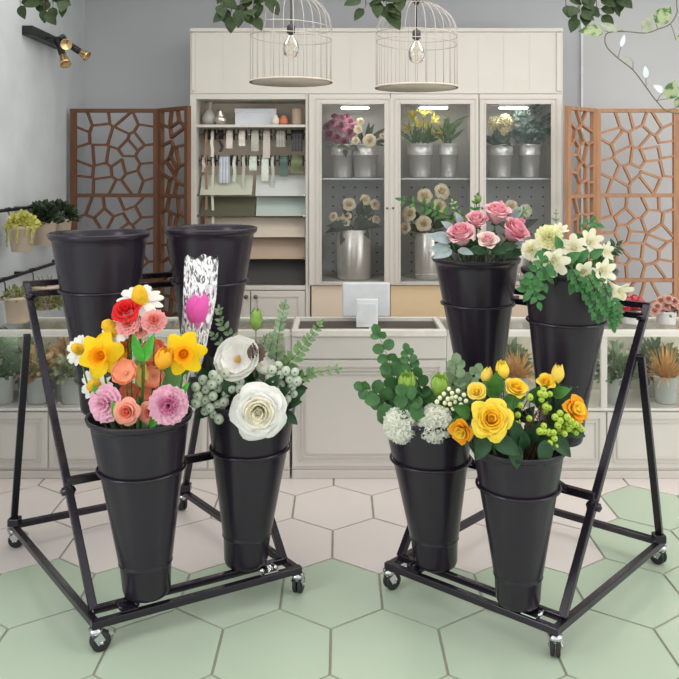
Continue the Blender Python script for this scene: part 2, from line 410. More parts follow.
# glass door display cabinet ------------------------------------------------------
xg0, xg1 = xm, x1
zg_b, zg_t = ZV(285, DF), zf0
M_peg = mat('grey_pegboard', (190, 189, 187), 0.7, 0, 0.03)
M_hole = mat('peg_hole', (50, 48, 46), 0.9)
t = thing('display_cabinet', 'tall cream display cabinet with three glass doors and flower shelves inside', 'cabinet', ((xg0 + xg1) / 2, DF, 0))
DC = t
b = MB(); b.bx(xg0, xg0 + .022, DF + .002, DB, 0, zg_t); b.build('side_panel', M_cream, t)
b = MB(); b.bx(xg1 - .03, xg1, DF + .002, DB, 0, zg_t); b.build('side_panel', M_cream, t)
b = MB(); b.bx(xg0 + .023, xg1 - .031, DB - .02, DB, zg_b, zg_t); 
bays = [(309, 390), (390, 478.5), (478.5, 561)]
glz = [(321, 385), (399.5, 470.5), (484.5, 551)]
for v0 in [185 + 9.3 * k for k in range(10)]:
    for (ga, gb) in glz:
        n = 5
        for j in range(n):
            u = ga + 12 + (gb - ga - 20) * j / (n - 1)
            p = W(u, v0 + 2.5, DB - .0215); b.tube([p, p + V((0, .001, 0))], .007, 8, 1)
b.build('pegboard', [M_peg, M_hole], t)
b = MB(); b.bx(xg0 + .023, xg1 - .031, DF + .03, DB - .021, zg_t - .03, zg_t); b.build('top_panel', M_cream, t)
zfl = ZV(281, DF + .03)
b = MB(); b.bx(xg0 + .023, xg1 - .031, DF + .03, DB - .021, zfl - .03, zfl); b.build('floor_panel', M_peg, t)
b = MB(); b.bx(xg0 + .023, xg1 - .031, DF + .03, DB - .021, 0, zfl - .031); b.build('base', M_taupe, t)
for u in (390, 478.5):
    b = MB(); b.bx(XU(u, DF) - .02, XU(u, DF) + .02, DF + .03, DB - .021, zfl + .001, zg_t - .031); b.build('divider', M_cream, t)
zsh = ZV(178, DF + .12)
edges = [xg0 + .024, XU(390, DF) - .021, XU(390, DF) + .021, XU(478.5, DF) - .021, XU(478.5, DF) + .021, xg1 - .032]
M_shelfglass = glass_mat('shelf_glass', (.9, .93, .92), .8)
for i in range(3):
    b = MB(); b.bx(edges[2 * i], edges[2 * i + 1], DF + .06, DB - .022, zsh - .012, zsh); b.build('glass_shelf', M_shelfglass, t)
    b = MB(); b.bx(edges[2 * i], edges[2 * i + 1], DF + .052, DF + .06, zsh - .012, zsh + .001); b.build('shelf_edge', mat('shelf_edge', (196, 196, 192), .3, .4), t)
    uc = (355, 433.5, 513.5)[i]
    xa, xb = XU(uc - 15, DF + .1), XU(uc + 15, DF + .1)
    zl = ZV(107.5, DF + .1)
    b = MB(); b.bx(xa, xb, DF + .08, DF + .12, zl, zl + .028); la = b.build('cabinet_lamp', mat('lamp_casing', (200, 200, 200), .3, .5), t)
    b = MB(); b.bx(xa + .01, xb - .01, DF + .085, DF + .115, zl - .008, zl - .0005); b.build('glow_strip', emit_mat('led_%d' % i, (255, 250, 240), 36.0), la)
    # door
    ua, ub = bays[i]; ga, gb = glz[i]
    xa, xb = XU(ua, DF) + .003, XU(ub, DF) - .003
    gxa, gxb = XU(ga, DF), XU(gb, DF); gzt, gzb = ZV(103.5, DF), ZV(282, DF)
    b = MB()
    b.bx(xa, gxa, DF - .022, DF + .0, zg_b + .003, zg_t - .003); b.bx(gxb, xb, DF - .022, DF, zg_b + .003, zg_t - .003)
    b.bx(gxa, gxb, DF - .022, DF, gzt, zg_t - .003); b.bx(gxa, gxb, DF - .022, DF, zg_b + .003, gzb)
    dr = b.build('door', M_cream, t, bevel=.002)
    b = MB()
    for ex, w_ in ((.0, .012), (.035, .010)):
        for (p, q) in (((gxa - ex, gzb - ex * .3), (gxb + ex, gzb - ex * .3)), ((gxa - ex, gzt + ex), (gxb + ex, gzt + ex)), ((gxa - ex, gzb - ex * .3), (gxa - ex, gzt + ex)), ((gxb + ex, gzb - ex * .3), (gxb + ex, gzt + ex))):
            b.bar((p[0], DF - .024, p[1]), (q[0], DF - .024, q[1]), w_, .012)
    b.build('moulding', M_creamd, dr)
    b = MB(); b.bx(gxa, gxb, DF - .012, DF - .008, gzb, gzt); b.build('glass_pane', M_glassc, dr)
    if i:
        for kk in (-1, 1):
            b = MB(); b.ball((XU(ua, DF) + kk * .022 + .0, DF - .03, ZV(208, DF)), .008); b.build('knob', M_knob, dr)
# drawers below the glass doors
for i, (ua, ub) in enumerate(bays):
    xa, xb = XU(ua, DF) + .004, XU(ub, DF) - .004
    b = MB(); b.bx(xa, xb, DF + .002, DF + .028, ZV(340, DF), zg_b - .004); b.build('drawer', mat('sand_lacquer', (222, 198, 160), .5, 0, .02) if i == 1 else M_taupe, t, bevel=.003)

# ================================================================== FOLDING SCREENS
def clip(poly, a, b_, c):
    out = []
    for i in range(len(poly)):
        p, q = poly[i], poly[(i + 1) % len(poly)]
        dp, dq = a * p[0] + b_ * p[1] - c, a * q[0] + b_ * q[1] - c
        if dp <= 0: out.append(p)
        if dp * dq < 0:
            t_ = dp / (dp - dq); out.append((p[0] + (q[0] - p[0]) * t_, p[1] + (q[1] - p[1]) * t_))
    return out
def voronoi_edges(w, h, nx, ny, rg):
    pts = []
    for i in range(nx):
        for j in range(ny):
            pts.append(((i + .5 + rg.uniform(-.42, .42)) * w / nx, (j + .5 + rg.uniform(-.42, .42)) * h / ny))
    seen = {}
    for i, p in enumerate(pts):
        poly = [(0, 0), (w, 0), (w, h), (0, h)]
        for j, q in enumerate(pts):
            if i != j:
                a, b_ = q[0] - p[0], q[1] - p[1]; c = (q[0] ** 2 + q[1] ** 2 - p[0] ** 2 - p[1] ** 2) / 2
                poly = clip(poly, a, b_, c)
                if not poly: break
        for k_ in range(len(poly)):
            u_, v_ = poly[k_], poly[(k_ + 1) % len(poly)]
            if any((abs(u_[ax] - e) < 1e-6 and abs(v_[ax] - e) < 1e-6) for ax, e in ((0, 0), (0, w), (1, 0), (1, h))): continue
            key = tuple(sorted(((round(u_[0], 4), round(u_[1], 4)), (round(v_[0], 4), round(v_[1], 4)))))
            if math.dist(u_, v_) > .03: seen[key] = 1
    return list(seen)
def screen_panel(root, A, B, ztop, zbot, m, seed, nx, fwid=.04):
    """A, B: floor points (x, y) of the panel's ends"""
    rg = random.Random(seed)
    A, B = V((A[0], A[1], 0)), V((B[0], B[1], 0)); dx = (B - A); w = dx.length; dx.normalize(); nn = V((dx.y, -dx.x, 0))
    P_ = lambda s_, z: A + dx * s_ + V((0, 0, z))
    b = MB(); tk = .034
    for s_ in (fwid / 2, w - fwid / 2): b.bar(P_(s_, zbot), P_(s_, ztop), fwid, tk, nn)
    rails = []
    z = ztop - .014
    while z > zbot: rails.append(z); z -= .63
    for z in rails: b.bar(P_(fwid, z), P_(w - fwid, z), .028, tk, V((0, 0, 1))) if False else b.box(P_(w / 2, z), (w - 2 * fwid, tk, .028), Matrix((dx, nn, V((0, 0, 1)))).transposed())
    pn = b.build('panel_frame', m, root, bevel=.003)
    b = MB()
    for i in range(len(rails) - 1):
        zt_, zb_ = rails[i] - .014, rails[i + 1] + .014
        ww, hh = w - 2 * fwid, zt_ - zb_
        for (p, q) in voronoi_edges(ww, hh, nx, 5, rg):
            a_, c_ = P_(fwid + p[0], zb_ + p[1]), P_(fwid + q[0], zb_ + q[1])
            e_ = (c_ - a_).normalized() * .004
            j_ = nn * rg.uniform(-.002, .002); b.bar(a_ - e_ + j_, c_ + e_ + j_, .017, .028 + rg.uniform(-.002, .002), nn)
    b.build('lattice', m, pn)
def wood(name, rgb): return mat(name, rgb, .6, 0, .16, 6, .3, stretch=(6, 6, .8))
M_wd = wood('dark_brown_wood', (106, 71, 50)); M_wl = wood('light_brown_wood', (172, 128, 98))  # darker brown for the left screen, lighter brown for the right
t = thing('folding_screen', 'dark brown openwork folding screen left of the tall cabinets', 'screen', (-1.6, 5.95, 0))
xk = XU(160, 5.95)
screen_panel(t, (XU(70.5, 5.95), 5.95), (xk - .003, 5.95), 2.205, 0.02, M_wd, 3, 5, .045)
screen_panel(t, (xk + .003, 5.93), (XU(189.3, 5.66), 5.66), 2.205, 0.02, M_wd, 11, 3, .04)
t = thing('folding_screen', 'light orange-brown openwork folding screen right of the tall cabinets', 'screen', (2.1, 5.95, 0))
xk = XU(594, 5.95)
screen_panel(t, (XU(566.5, 5.66), 5.66), (xk - .003, 5.93), 2.205, 0.02, M_wl, 5, 3, .04)
screen_panel(t, (xk + .003, 5.95), (XU(679, 5.95), 5.95), 2.205, 0.02, M_wl, 21, 5, .045)

# ================================================================== COUNTERS
D1 = 4.545; D2 = 4.95
zct, zct2, zle = .841, .80, .398
M_ctop = mat('counter_top', (222, 218, 210), .35)
M_stone = mat('stone_back_panel', (204, 194, 180), .8, 0, .14, 6)
def panel_moulding(root, xa, xb, za, zb_, y, m, nm='panel', inset=(.0, .022)):
    b = MB(); b.bx(xa, xb, y - .012, y - .0005, za, zb_); p = b.build(nm, M_cream, root, bevel=.003)
    b = MB()
    for e in inset:
        e += .035
        for (q, r) in (((xa + e, za + e), (xb - e, za + e)), ((xa + e, zb_ - e), (xb - e, zb_ - e)), ((xa + e, za + e), (xa + e, zb_ - e)), ((xb - e, za + e), (xb - e, zb_ - e))):
            b.bar((q[0], y - .014, q[1]), (r[0], y - .014, r[1]), .008, .008)
    b.build('moulding', m, p)
M_cfill = emit_mat('counter_fill_glow', (255, 250, 242), 20.0)  # glow of the fill strips added inside the glass counters
def glass_counter(label, xa, xb, seams, posts):
    t = thing('display_counter', label, 'counter', ((xa + xb) / 2, D1, 0))
    b = MB(); b.bx(xa, xb, D1 + .001, D2, .045, zle - .012); b.build('base_cabinet', M_cream, t)
    b = MB(); b.bx(xa, xb, D1 - .012, D2, 0, .044); b.build('plinth', M_creamd, t, bevel=.004)
    b = MB(); b.bx(xa, xb, D1 - .02, D2, zle - .012, zle); b.build('ledge', M_cream, t, bevel=.003)
    xs = [xa] + seams + [xb]
    for p, q in zip(xs[:-1], xs[1:]): panel_moulding(t, p + .004, q - .004, .06, zle - .02, D1, M_creamd)
    b = MB(); b.bx(xa, xb, D1 - .008, D1 + .02, zct - .028, zct); b.bx(xa, xb, D1 - .008, D1 + .003, zct - .038, zct - .028); b.build('front_rail', M_ctop, t, bevel=.003)
    b = MB(); b.bx(xa, xb, D2 - .025, D2, zct - .02, zct); b.build('rear_rail', M_ctop, t, bevel=.003)
    for x in posts:
        b = MB(); b.bx(x - .018, x + .018, D1 - .004, D1 + .022, zle, zct - .028); b.build('post', M_cream, t, bevel=.003)
        b = MB(); b.bx(x - .018, x + .018, D2 - .022, D2 , zle, zct - .02); b.build('post', M_cream, t)
    if True:
        b = MB(); b.bx(xa + .05, xb - .05, D1 + .0105, D1 + .0195, zct - .036, zct - .0285); b.build('glow_strip', M_cfill, t)  # glowing strip added under the rail to brighten the plants, not a known lamp
    b = MB(); b.bx(xa, xb, D1 + .021, D2 - .026, zct - .012, zct - .004); b.build('glass_top', M_glass, t)
    b = MB(); b.bx(xa, xb, D1 + .004, D1 + .010, zle + .001, zct - .029); b.build('front_glass', M_glass, t)
    b = MB(); b.bx(xa, xb, D2 - .02, D2 - .004, zle + .001, zct - .021); b.build('back_panel', M_stone, t)
    return t
xc0, xc1 = XU(292, D1), XU(446, D1)
glass_counter('glass-fronted cream counter on the left side full of potted plants', -1.985, xc0 - .012, [XU(49, D1), XU(128, D1), XU(208, D1)], [XU(288, D1)])
glass_counter('glass-fronted cream counter on the right side full of potted plants', xc1 + .012, 2.75, [XU(526, D1), XU(606, D1)], [XU(449.5, D1), XU(604, D1)])
t = thing('service_desk', 'solid cream service desk with panelled front between the glass counters', 'desk', ((xc0 + xc1) / 2, D1, 0))
b = MB(); b.bx(xc0, xc1, D1, D2, .05, zct - .035); b.build('body', M_cream, t)
b = MB(); b.bx(xc0 + .0, xc1, D1 - .014, D2, 0.0, .049); b.build('plinth', M_creamd, t, bevel=.004)
b = MB(); b.bx(xc0, xc1, D1 - .014, D1 - .0005, zct - .16, zct - .036); b.build('apron', M_cream, t, bevel=.003)
panel_moulding(t, xc0 + .004, xc1 - .004, .07, zct - .17, D1, M_creamd, inset=(0, .02, .04))
b = MB()
for e in (xc0, ): pass
b.bx(xc0, xc1, D1 - .022, D1 + .03, zct - .034, zct + .002); b.bx(xc0, xc1, D2 - .03, D2, zct - .034, zct + .002)
b.bx(xc0, xc0 + .03, D1 + .03, D2 - .03, zct - .034, zct + .002); b.bx(xc1 - .03, xc1, D1 + .03, D2 - .03, zct - .034, zct + .002)
for u in (372, ): b.bx(XU(u, D1) - .015, XU(u, D1) + .015, D1 + .03, D2 - .03, zct - .034, zct + .002)
b.build('top_frame', M_ctop, t, bevel=.003)
b = MB(); b.bx(xc0 + .031, xc1 - .031, D1 + .031, D2 - .031, zct - .034, zct - .02); b.build('tray_base', mat('tray_recess_shade', (74, 66, 60), .5), t)  # tray floor; its dark brown holds the shadow of the recess
# pos monitor seen from the back and a card holder
t = thing('monitor', 'white computer monitor seen from behind on the service desk', 'monitor', W(366, 322, 4.8))
zb_ = zct + .003
b = MB(); b.box((XU(366, 4.8), 4.8, ZV(299.5, 4.8)), (.285, .03, .205)); b.build('screen', mat('white_plastic', (216, 218, 222), .35), t, bevel=.008)
b = MB(); b.bx(XU(366, 4.8) - .045, XU(366, 4.8) + .045, 4.75, 4.8, zb_ - .0, zb_ + .012); b.bx(XU(366, 4.8) - .025, XU(366, 4.8) + .025, 4.765, 4.786, zb_ + .012, ZV(299, 4.8)); b.build('stand', mat('silver_plastic', (200, 202, 206), .3, .4), t)
b = MB(); b.box((XU(367, 4.62), 4.62, (zb_ + ZV(299, 4.62)) / 2), (.124, .03, ZV(299, 4.62) - zb_)); o = b.build('card_box', mat('white_card', (226, 228, 230), .6), None, (XU(367, 4.62), 4.62, zb_), bevel=.003); tag(o, 'small white upright box in front of the monitor on the desk', 'box')
b = MB(); b.box((XU(367, 4.62), 4.603, zb_ + .08), (.1, .003, .11)); b.build('front_label', mat('pale_card', (214, 216, 220), .6), o)
# ================================================================== FLOWER STANDS
def pot(label, d, rim, bot, vring, rot=0):
    ur, vr, rp = rim; ub, vb = bot
    top, low = W(ur, vr, d), W(ub, vb, d)
    R = rp / F * d; H = top.z - low.z
    cen = lambda z: (top - low) * (z / H) * 1.0 - V((0, 0, z)) if H else V((0, 0, 0))
    def c2(z):
        q = (top - low) * (z / H); return V((q.x, q.y, 0))
    M = Matrix.Translation(low)
    rel = [(.0, .002), (.40, .0), (.425, .006), (.455, .03), (.487, .165), (.50, .172), (.515, .178), (.50, .186), (.515, .2), (.60, .36), (.72, .58), (.84, .79), (.915, .93), (.925, .955), (.955, .965), (.99, .972), (1.0, .985), (.995, .998), (.97, 1.0), (.945, .99), (.93, .97)]
    inn = [(.90, .93), (.70, .6), (.50, .25), (.45, .06), (.0, .055)]
    b = MB(); b.lathe([(r * R, s * H) for r, s in rel + inn], 48, M, 0, c2)
    t = b.build('flower_bucket', M_pot, None, low); tag(t, label, 'bucket')
    b = MB(); pr = top.z - .018 * H
    b.ring(top + V((0, 0, -.008 * H)), R * .992, R * .018, 48, 8); b.build('rim', M_pot, t)
    zr = ZV(vring, d); s = (zr - low.z) / H
    br = R * (.515 + (s - .2) / .59 * .325) if s < .79 else R * .86
    cc = low + (top - low) * s
    return dict(o=t, top=top, low=low, R=R, H=H, d=d, ring=(cc, br + .007), u=ur, v=vr)

def stand(label, FL, u, v, ztop, pots, e):
    FL, u, v = V((*FL, 0)), V((*u, 0)), V((*v, 0))
    P = lambda a, t_, z: FL + u * a + v * t_ + V((0, 0, z))
    ul, vl = u.length, v.length
    un, vn = u.normalized(), v.normalized()
    t = thing('flower_stand', label, 'flower stand', P(.5, .5, 0))
    zb = .10; sq = .028
    b = MB()
    b.bar(P(-.02, 0, zb), P(1.02, 0, zb), sq, sq); b.bar(P(0, 1, zb), P(1, 1, zb), sq, sq)
    b.bar(P(0, -.012, zb - .0015), P(0, 1.012, zb - .0015), sq, sq); b.bar(P(1, -.012, zb - .0015), P(1, 1.012, zb - .0015), sq, sq)
    b.build('base_frame', M_steel, t, bevel=.003)
    t0, z0, t1 = .07, zb + .015, .861
    Q = lambda a, s: P(a, t0 + (t1 - t0) * s, z0 + (ztop - z0) * s)
    for a in (e, 1 - e):
        b = MB(); b.bar(Q(a, 0), Q(a, 1.0), .027, .03, un); b.build('leaning_post', M_steel, t, bevel=.003)
    b = MB(); b.bar(Q(e, .0), Q(1 - e, .0), .024, .026); b.build('bottom_bar', M_steel, t, bevel=.003)
    b = MB(); b.bar(Q(e - .02, 1), Q(1 - e + .02, 1), .026, .026)
    lo = V((0, 0, -.042)) - vn * .03
    b.bar(Q(e, 1) + lo, Q(1 - e, 1) + lo, .026, .026); b.build('top_rail', M_steel, t, bevel=.003)
    s2 = (.35 - t0) / (t1 - t0)
    off = -vn * .02
    b = MB(); b.bar(Q(e - .01, s2) + off, Q(1 - e + .01, s2) + off, .03, .03); b.build('cross_bar', M_steel, t, bevel=.003)
    for a in (e, 1 - e):
        b = MB(); p = Q(a, s2) - V((0, 0, .04)) + off * .8
        b.tube([p - un * .024, p + un * .024], .016, 12); b.tube([p - un * .03, p + un * .03], .007, 6); b.build('clamp_knob', M_steel, t)
        b = MB(); b.box(p + V((0, 0, .012)), (.03, .03, .04)); b.build('clamp', M_steel, t, bevel=.003)
        b = MB(); p = Q(a, .955) - vn * .022; b.tube([p - un * .02, p + un * .02], .012, 10); b.build('bolt', M_steel, t)
    for a, sg in ((-.002, -1), (1.002, 1)):
        sj = .82
        b = MB(); b.bar(P(a, .985, zb + .01), Q(a - sg * -.0, sj) + un * sg * .02, .022, .03, un); b.build('rear_strut', M_steel, t, bevel=.002)
        b = MB(); p = P(a, .97, zb + .03); b.box(p, (.05, .05, .035)); b.build('strut_bracket', M_steel, t, bevel=.004)
    for a in (.16, .86):      # latch between the front bars
        b = MB(); p = P(a, .035, zb + .02)
        Mz = Matrix((un, un.cross(V((0, 0, -1))), V((0, 0, 1)))).transposed()
        b.box(p, (.06, .085, .005), Mz); b.tube([p + un * .03 - vn * .02, p + un * .03 + vn * .02], .008, 8); b.tube([p - un * .03 - vn * .02, p - un * .03 + vn * .02], .008, 8)
        b.build('latch', M_chrome if a > .5 else M_steel, t)
    for p in pots:
        cc, r = p['ring']
        b = MB(); b.ring(cc, r, .0055, 40, 8)
        low = cc.z < .9
        bar0 = (Q(0, s2) + off) if low else Q(0, 1)
        # along v from the ring's back to the cross bar
        w = bar0 - cc; det = u.x * v.y - v.x * u.y
        tt = (u.x * w.y - u.y * w.x) / det
        q = cc + v * tt
        if not low: q += lo * .3
        q.z = bar0.z + (0 if low else -.03)
        if tt * vl > r:
            st = cc + vn * (r - .003)
            for sg in (-1, 1):
                dx = un * sg * .05
                st2 = cc + (vn * .94 + un * sg * .34).normalized() * r
                b.bar(st2, q + dx, .016, .026)
        b.build('ring_holder', M_steel, t)
    for i, (a, tt) in enumerate(((.0, .0), (1.0, .0), (.0, 1.0), (1.0, 1.0))):
        c = P(a, tt, 0); ang = (.6, 1.3, .2, 2.2)[i]
        dr = V((math.cos(ang), math.sin(ang), 0)); sd = V((-dr.y, dr.x, 0))
        wc = c + dr * .016 + V((0, 0, .036))
        b = MB(); b.tube([c + V((0, 0, .066)), c + V((0, 0, .084))], [.022, .026], 12)
        b.tube([c + V((0, 0, .055)), c + V((0, 0, .067))], .014, 10)
        for sg in (-1, 1): b.bar(c + V((0, 0, .064)) + sd * sg * .021, wc + sd * sg * .021, .03, .004, sd)
        b.tube([wc - sd * .026, wc + sd * .026], .006, 8)
        b.bar(wc + dr * .028 + V((0, 0, .028)), wc + dr * .05 + V((0, 0, .012)), .03, .005)
        cs = b.build('caster', M_chrome, t)
        for sg in (-1, 1):
            b = MB(); b.lathe([(0, -.008), (.03, -.008), (.036, -.004), (.036, .004), (.03, .008), (0, .008)], 20, Matrix.Translation(wc + sd * sg * .0105) @ aim(sd).to_4x4()); b.build('wheel', M_rubber, cs)
    return t

A1 = pot('charcoal bucket at the left stand front left, holding daffodils and daisies', 3.071, (139.5, 413, 52), (147, 592), 466)
A2 = pot('charcoal bucket at the left stand front right, holding big white roses', 3.306, (252, 397, 48), (246, 562), 446)
A3 = pot('tall charcoal bucket without flowers, upper left on the left stand', 3.535, (99.5, 232, 49.5), (104, 411), 289)
A4 = pot('tall charcoal bucket without flowers behind the cellophane-wrapped rose', 3.72, (211, 227, 46), (208, 400), 281)
B1 = pot('charcoal bucket at the right stand front left, under green eucalyptus and white carnations', 3.298, (428, 412, 48), (435.5, 563), 457.5)
B2 = pot('charcoal bucket at the right stand front right, under yellow roses', 3.0, (518, 443, 48), (518, 602), 484.5)
B3 = pot('upper charcoal bucket on the right stand holding pink roses', 3.68, (476, 257, 44), (481, 405), 303)
B4 = pot('upper charcoal bucket on the right stand under trailing cream freesias', 3.33, (569, 268, 47), (561, 441), 320)
stand('black metal wheeled flower stand on the left with two empty rear buckets', (-.886, 2.908), (.712, .395), (-.63, .807), 1.236, [A1, A2, A3, A4], .022)
stand('black metal wheeled flower stand on the right with all four buckets filled', (.206, 3.337), (.568, -.468), (.652, .678), 1.165, [B1, B2, B3, B4], .01)
# ================================================================== FLOWER BUILDERS (axis +Z, unit radius; placed by matrix)
class FM(MB):
    """mesh builder that maps local points through M"""
    def __init__(s, M): super().__init__(); s.M = M
    def add(s, vs, fs, mi=0, smooth=True): return MB.add(s, [s.M @ V(p) for p in vs], fs, mi, smooth)

def whorl(b, n, phase, rfun, hfun, span, wfun, tip=.15, tipp=2.5, ruf=0, rufk=5, nu=6, nv=6, mi=0, jit=0, rg=rnd):
    for k in range(n):
        a0 = phase + 2 * PI * k / n + (rg.uniform(-jit, jit) if jit else 0)
        hs = 1 + (rg.uniform(-.12, .12) if jit else 0); ph = rg.uniform(0, 6)
        def fn(u, t, a0=a0, hs=hs, ph=ph):
            tt = t * (1 - tip * abs(u) ** tipp)
            a = a0 + u * span / 2 * wfun(t)
            r = rfun(tt); h = hfun(tt) * hs + ruf * math.sin(u * rufk + ph) * t * t
            r += ruf * .5 * math.sin(u * rufk * 1.3 + ph * 2) * t * t
            return (r * math.cos(a), r * math.sin(a), h)
        b.grid(fn, nu, nv, mi)

def fl_rose(b, s, layers=5, openness=1.0, rg=rnd, inner_mi=0, mid=None, ruf=.03, seg=6, pt=False, tall=1.0):
    """spiral of wrapped petals; openness 0.5 bud cup .. 1.2 blown"""
    b.ball((0, 0, s * .28), s * .2, 8, 6, mi=inner_mi, sc=(1, 1, 1.6))
    for i in range(layers):
        f = i / max(1, layers - 1)
        R = s * (.2 + .8 * f ** .9 * (.62 + .38 * openness))
        H = s * (1.02 - .52 * f * openness) * tall
        n = 3 if i < 2 else (4 if i < 4 else 5)
        fl = (f ** 1.5) * openness
        rf = lambda t, R=R, fl=fl: R * (.30 + (.62 - .1 * fl) * math.sin(min(1, t * 1.15) * PI / 2) ** .8 + (.14 + .2 * fl) * max(0, t - .6) / .4)
        hf = lambda t, H=H, fl=fl, s=s: s * -.05 + H * math.sin(t * PI / 2) - s * .16 * (.3 + fl) * (max(0, t - .72) / .28) ** 2
        mi = inner_mi if f < .45 else (mid if (mid is not None and f < .75) else 0)
        whorl(b, n, i * 1.1 + rg.uniform(0, .6), rf, hf, 2 * PI / n * 1.28, lambda t: .55 + .45 * min(1, t * 1.6), (.2 + .2 * f if pt else .2 + .08 * f), (1.35 if pt else 2.2), ruf * s * (.4 + f), 4, seg, seg, mi, .12, rg)

def fl_ruffled(b, s, layers=6, n=7, ruf=.12, rg=rnd, mi_in=0, flat=.55, seg=5):
    """carnation / lisianthus: many frilled petals"""
    for i in range(layers):
        f = i / max(1, layers - 1)
        R = s * (.22 + .78 * f); H = s * (.75 - flat * f)
        rf = lambda t, R=R: R * (.1 + .9 * t ** 1.1); hf = lambda t, H=H, s=s: H * math.sin(t * PI / 2) - s * .05
        whorl(b, n, i * .9 + rg.random(), rf, hf, 2 * PI / n * 1.5, lambda t: .3 + .7 * t, .12, 3, ruf * s, 9, seg + 2, seg, mi_in if f < .5 else 0, .15, rg)

def fl_daisy(b, s, n=13, rg=rnd, cone=.55):
    for L in range(2):
        whorl(b, n // (1 + L), L * .2, lambda t, s=s: s * (.22 + .78 * t), lambda t, s=s, L=L: s * (.06 * L - .02 + .12 * t - .2 * t * t), 2 * PI / n * 1.25, lambda t: (math.sin(PI * (.12 + .8 * t)) ** .6) / (.45 + .9 * t), .08, 2, 0, 4, 2, 5, 0, .08, rg)
    b.lathe([(s * .34, 0), (s * .36, s * .08), (s * .33, s * cone * .45), (s * .26, s * cone * .8), (s * .1, s * cone), (0, s * cone * 1.03)], 16, None, 1)
    for k in range(60):     # florets of the dome
        t = math.sqrt((k + .5) / 60); a = k * 2.399
        zz = s * cone * (1.0 - .85 * t ** 2.2); b.ball((s * .34 * t * math.cos(a), s * .34 * t * math.sin(a), zz), s * .035, 5, 3, mi=1)

def fl_daffodil(b, s, rg=rnd):
    for L in range(2):
        whorl(b, 3, L * PI / 3, lambda t, s=s: s * (.08 + .92 * t), lambda t, s=s, L=L: s * (.02 - .03 * L + .1 * math.sin(t * 3)), 2 * PI / 3 * .95, lambda t: math.sin(PI * (.2 + .66 * t ** 1.1)) ** .75 * (1.15 - .42 * t), .22, 2.0, .06 * s, 3, 6, 7, 0, .06, rg)
    n = 28; prof = [(.16, .02), (.2, .18), (.24, .36), (.3, .52), (.40, .60)]
    vs = []
    for j, (r, z) in enumerate(prof):
        for i in range(n):
            a = 2 * PI * i / n; f = 1 + (.09 * math.sin(a * 9) if j == 4 else .03 * math.sin(a * 9) * j / 4)
            vs.append((s * r * f * math.cos(a), s * r * f * math.sin(a), s * z))
    b.add(vs, [(j * n + i, j * n + (i + 1) % n, (j + 1) * n + (i + 1) % n, (j + 1) * n + i) for j in range(4) for i in range(n)], 1)
    b.ball((0, 0, .04 * s), .17 * s, 10, 6, mi=1)
    for i in range(6): a = i * 1.05; b.tube([(0, 0, .05 * s), (.07 * s * math.cos(a), .07 * s * math.sin(a), .42 * s)], .016 * s, 4, 1)

def fl_tulip(b, s, rg=rnd, op=.0, n=3, tall=1.9):
    for L in range(2):
        R = s * (.86 + .1 * L)
        whorl(b, n, L * PI / n, lambda t, R=R: R * (.12 + .9 * math.sin(PI * min(1, .08 + .62 * t)) * (1 - (.62 - op) * t * t)), lambda t, s=s: s * tall * t - s * .3, 2 * PI / n * 1.15, lambda t: math.sin(PI * (.22 + .7 * t)) ** .6, .12, 2, .02 * s, 3, 6, 8, 0, .05, rg)

def fl_cup(b, s, n=5, rg=rnd, depth=.55, ruf=.08, layers=2, dark=True):
    """poppy-like open cup"""
    for L in range(layers):
        whorl(b, n, L * PI / n, lambda t, s=s, L=L: s * (1 - .2 * (1 - L)) * (.08 + .92 * math.sin(t * PI / 2)), lambda t, s=s: s * depth * t ** 1.8, 2 * PI / n * 1.35, lambda t: .35 + .65 * t ** .6, .14, 2.5, ruf * s, 5, 7, 6, 0, .1, rg)
    if dark:
        b.ball((0, 0, s * .12), s * .14, 8, 5, mi=1)
        for i in range(12): a = i * .55; b.tube([(0, 0, .05 * s), (.22 * s * math.cos(a), .22 * s * math.sin(a), .3 * s)], .02 * s, 4, 1)

def fl_lily(b, s, rg=rnd, recurve=.45, wide=1.0, tube=.5):
    """six pointed petals on a funnel"""
    for L in range(2):
        whorl(b, 3, L * PI / 3, lambda t, s=s: s * (.1 + .22 * t + .68 * t ** 2.4), lambda t, s=s: s * (-.7 * tube + 1.25 * t - recurve * 1.4 * max(0, t - .45) ** 1.3), 2 * PI / 3 * (.92 - .05 * L) * wide, lambda t: (math.sin(PI * (.3 + .66 * t)) ** .8) * (1.15 - .55 * t), .18, 2, .03 * s, 3, 6, 8, 0, .05, rg)
    for i in range(5):
        a = i * 1.26; b.tube([(0, 0, -.1 * s), (.05 * s * math.cos(a), .05 * s * math.sin(a), .3 * s), (.14 * s * math.cos(a), .14 * s * math.sin(a), .62 * s)], .014 * s, 4, 1)
        b.ball((.14 * s * math.cos(a), .14 * s * math.sin(a), .64 * s), .035 * s, 5, 4, mi=1)

def fl_freesia(b, s, rg=rnd):
    """rounded funnel of six petals"""
    for L in range(2):
        whorl(b, 3, L * PI / 3, lambda t, s=s: s * (.1 + .2 * t + .7 * t ** 1.9), lambda t, s=s, L=L: s * (-.75 + 1.3 * t - .55 * max(0, t - .55) - .05 * L), 2 * PI / 3 * .92, lambda t: math.sin(PI * (.3 + .6 * t)) ** .6, .26, 2.0, .05 * s, 4, 6, 7, 0, .06, rg)
    b.tube([(0, 0, -1.15 * s), (0, 0, -.7 * s), (0, 0, -.45 * s)], [.07 * s, .11 * s, .2 * s], 8, 0)
    for i in range(3):
        a = i * 2.1; b.tube([(0, 0, -.2 * s), (.09 * s * math.cos(a), .09 * s * math.sin(a), .42 * s)], .022 * s, 4, 1); b.ball((.09 * s * math.cos(a), .09 * s * math.sin(a), .45 * s), .05 * s, 5, 4, mi=1)

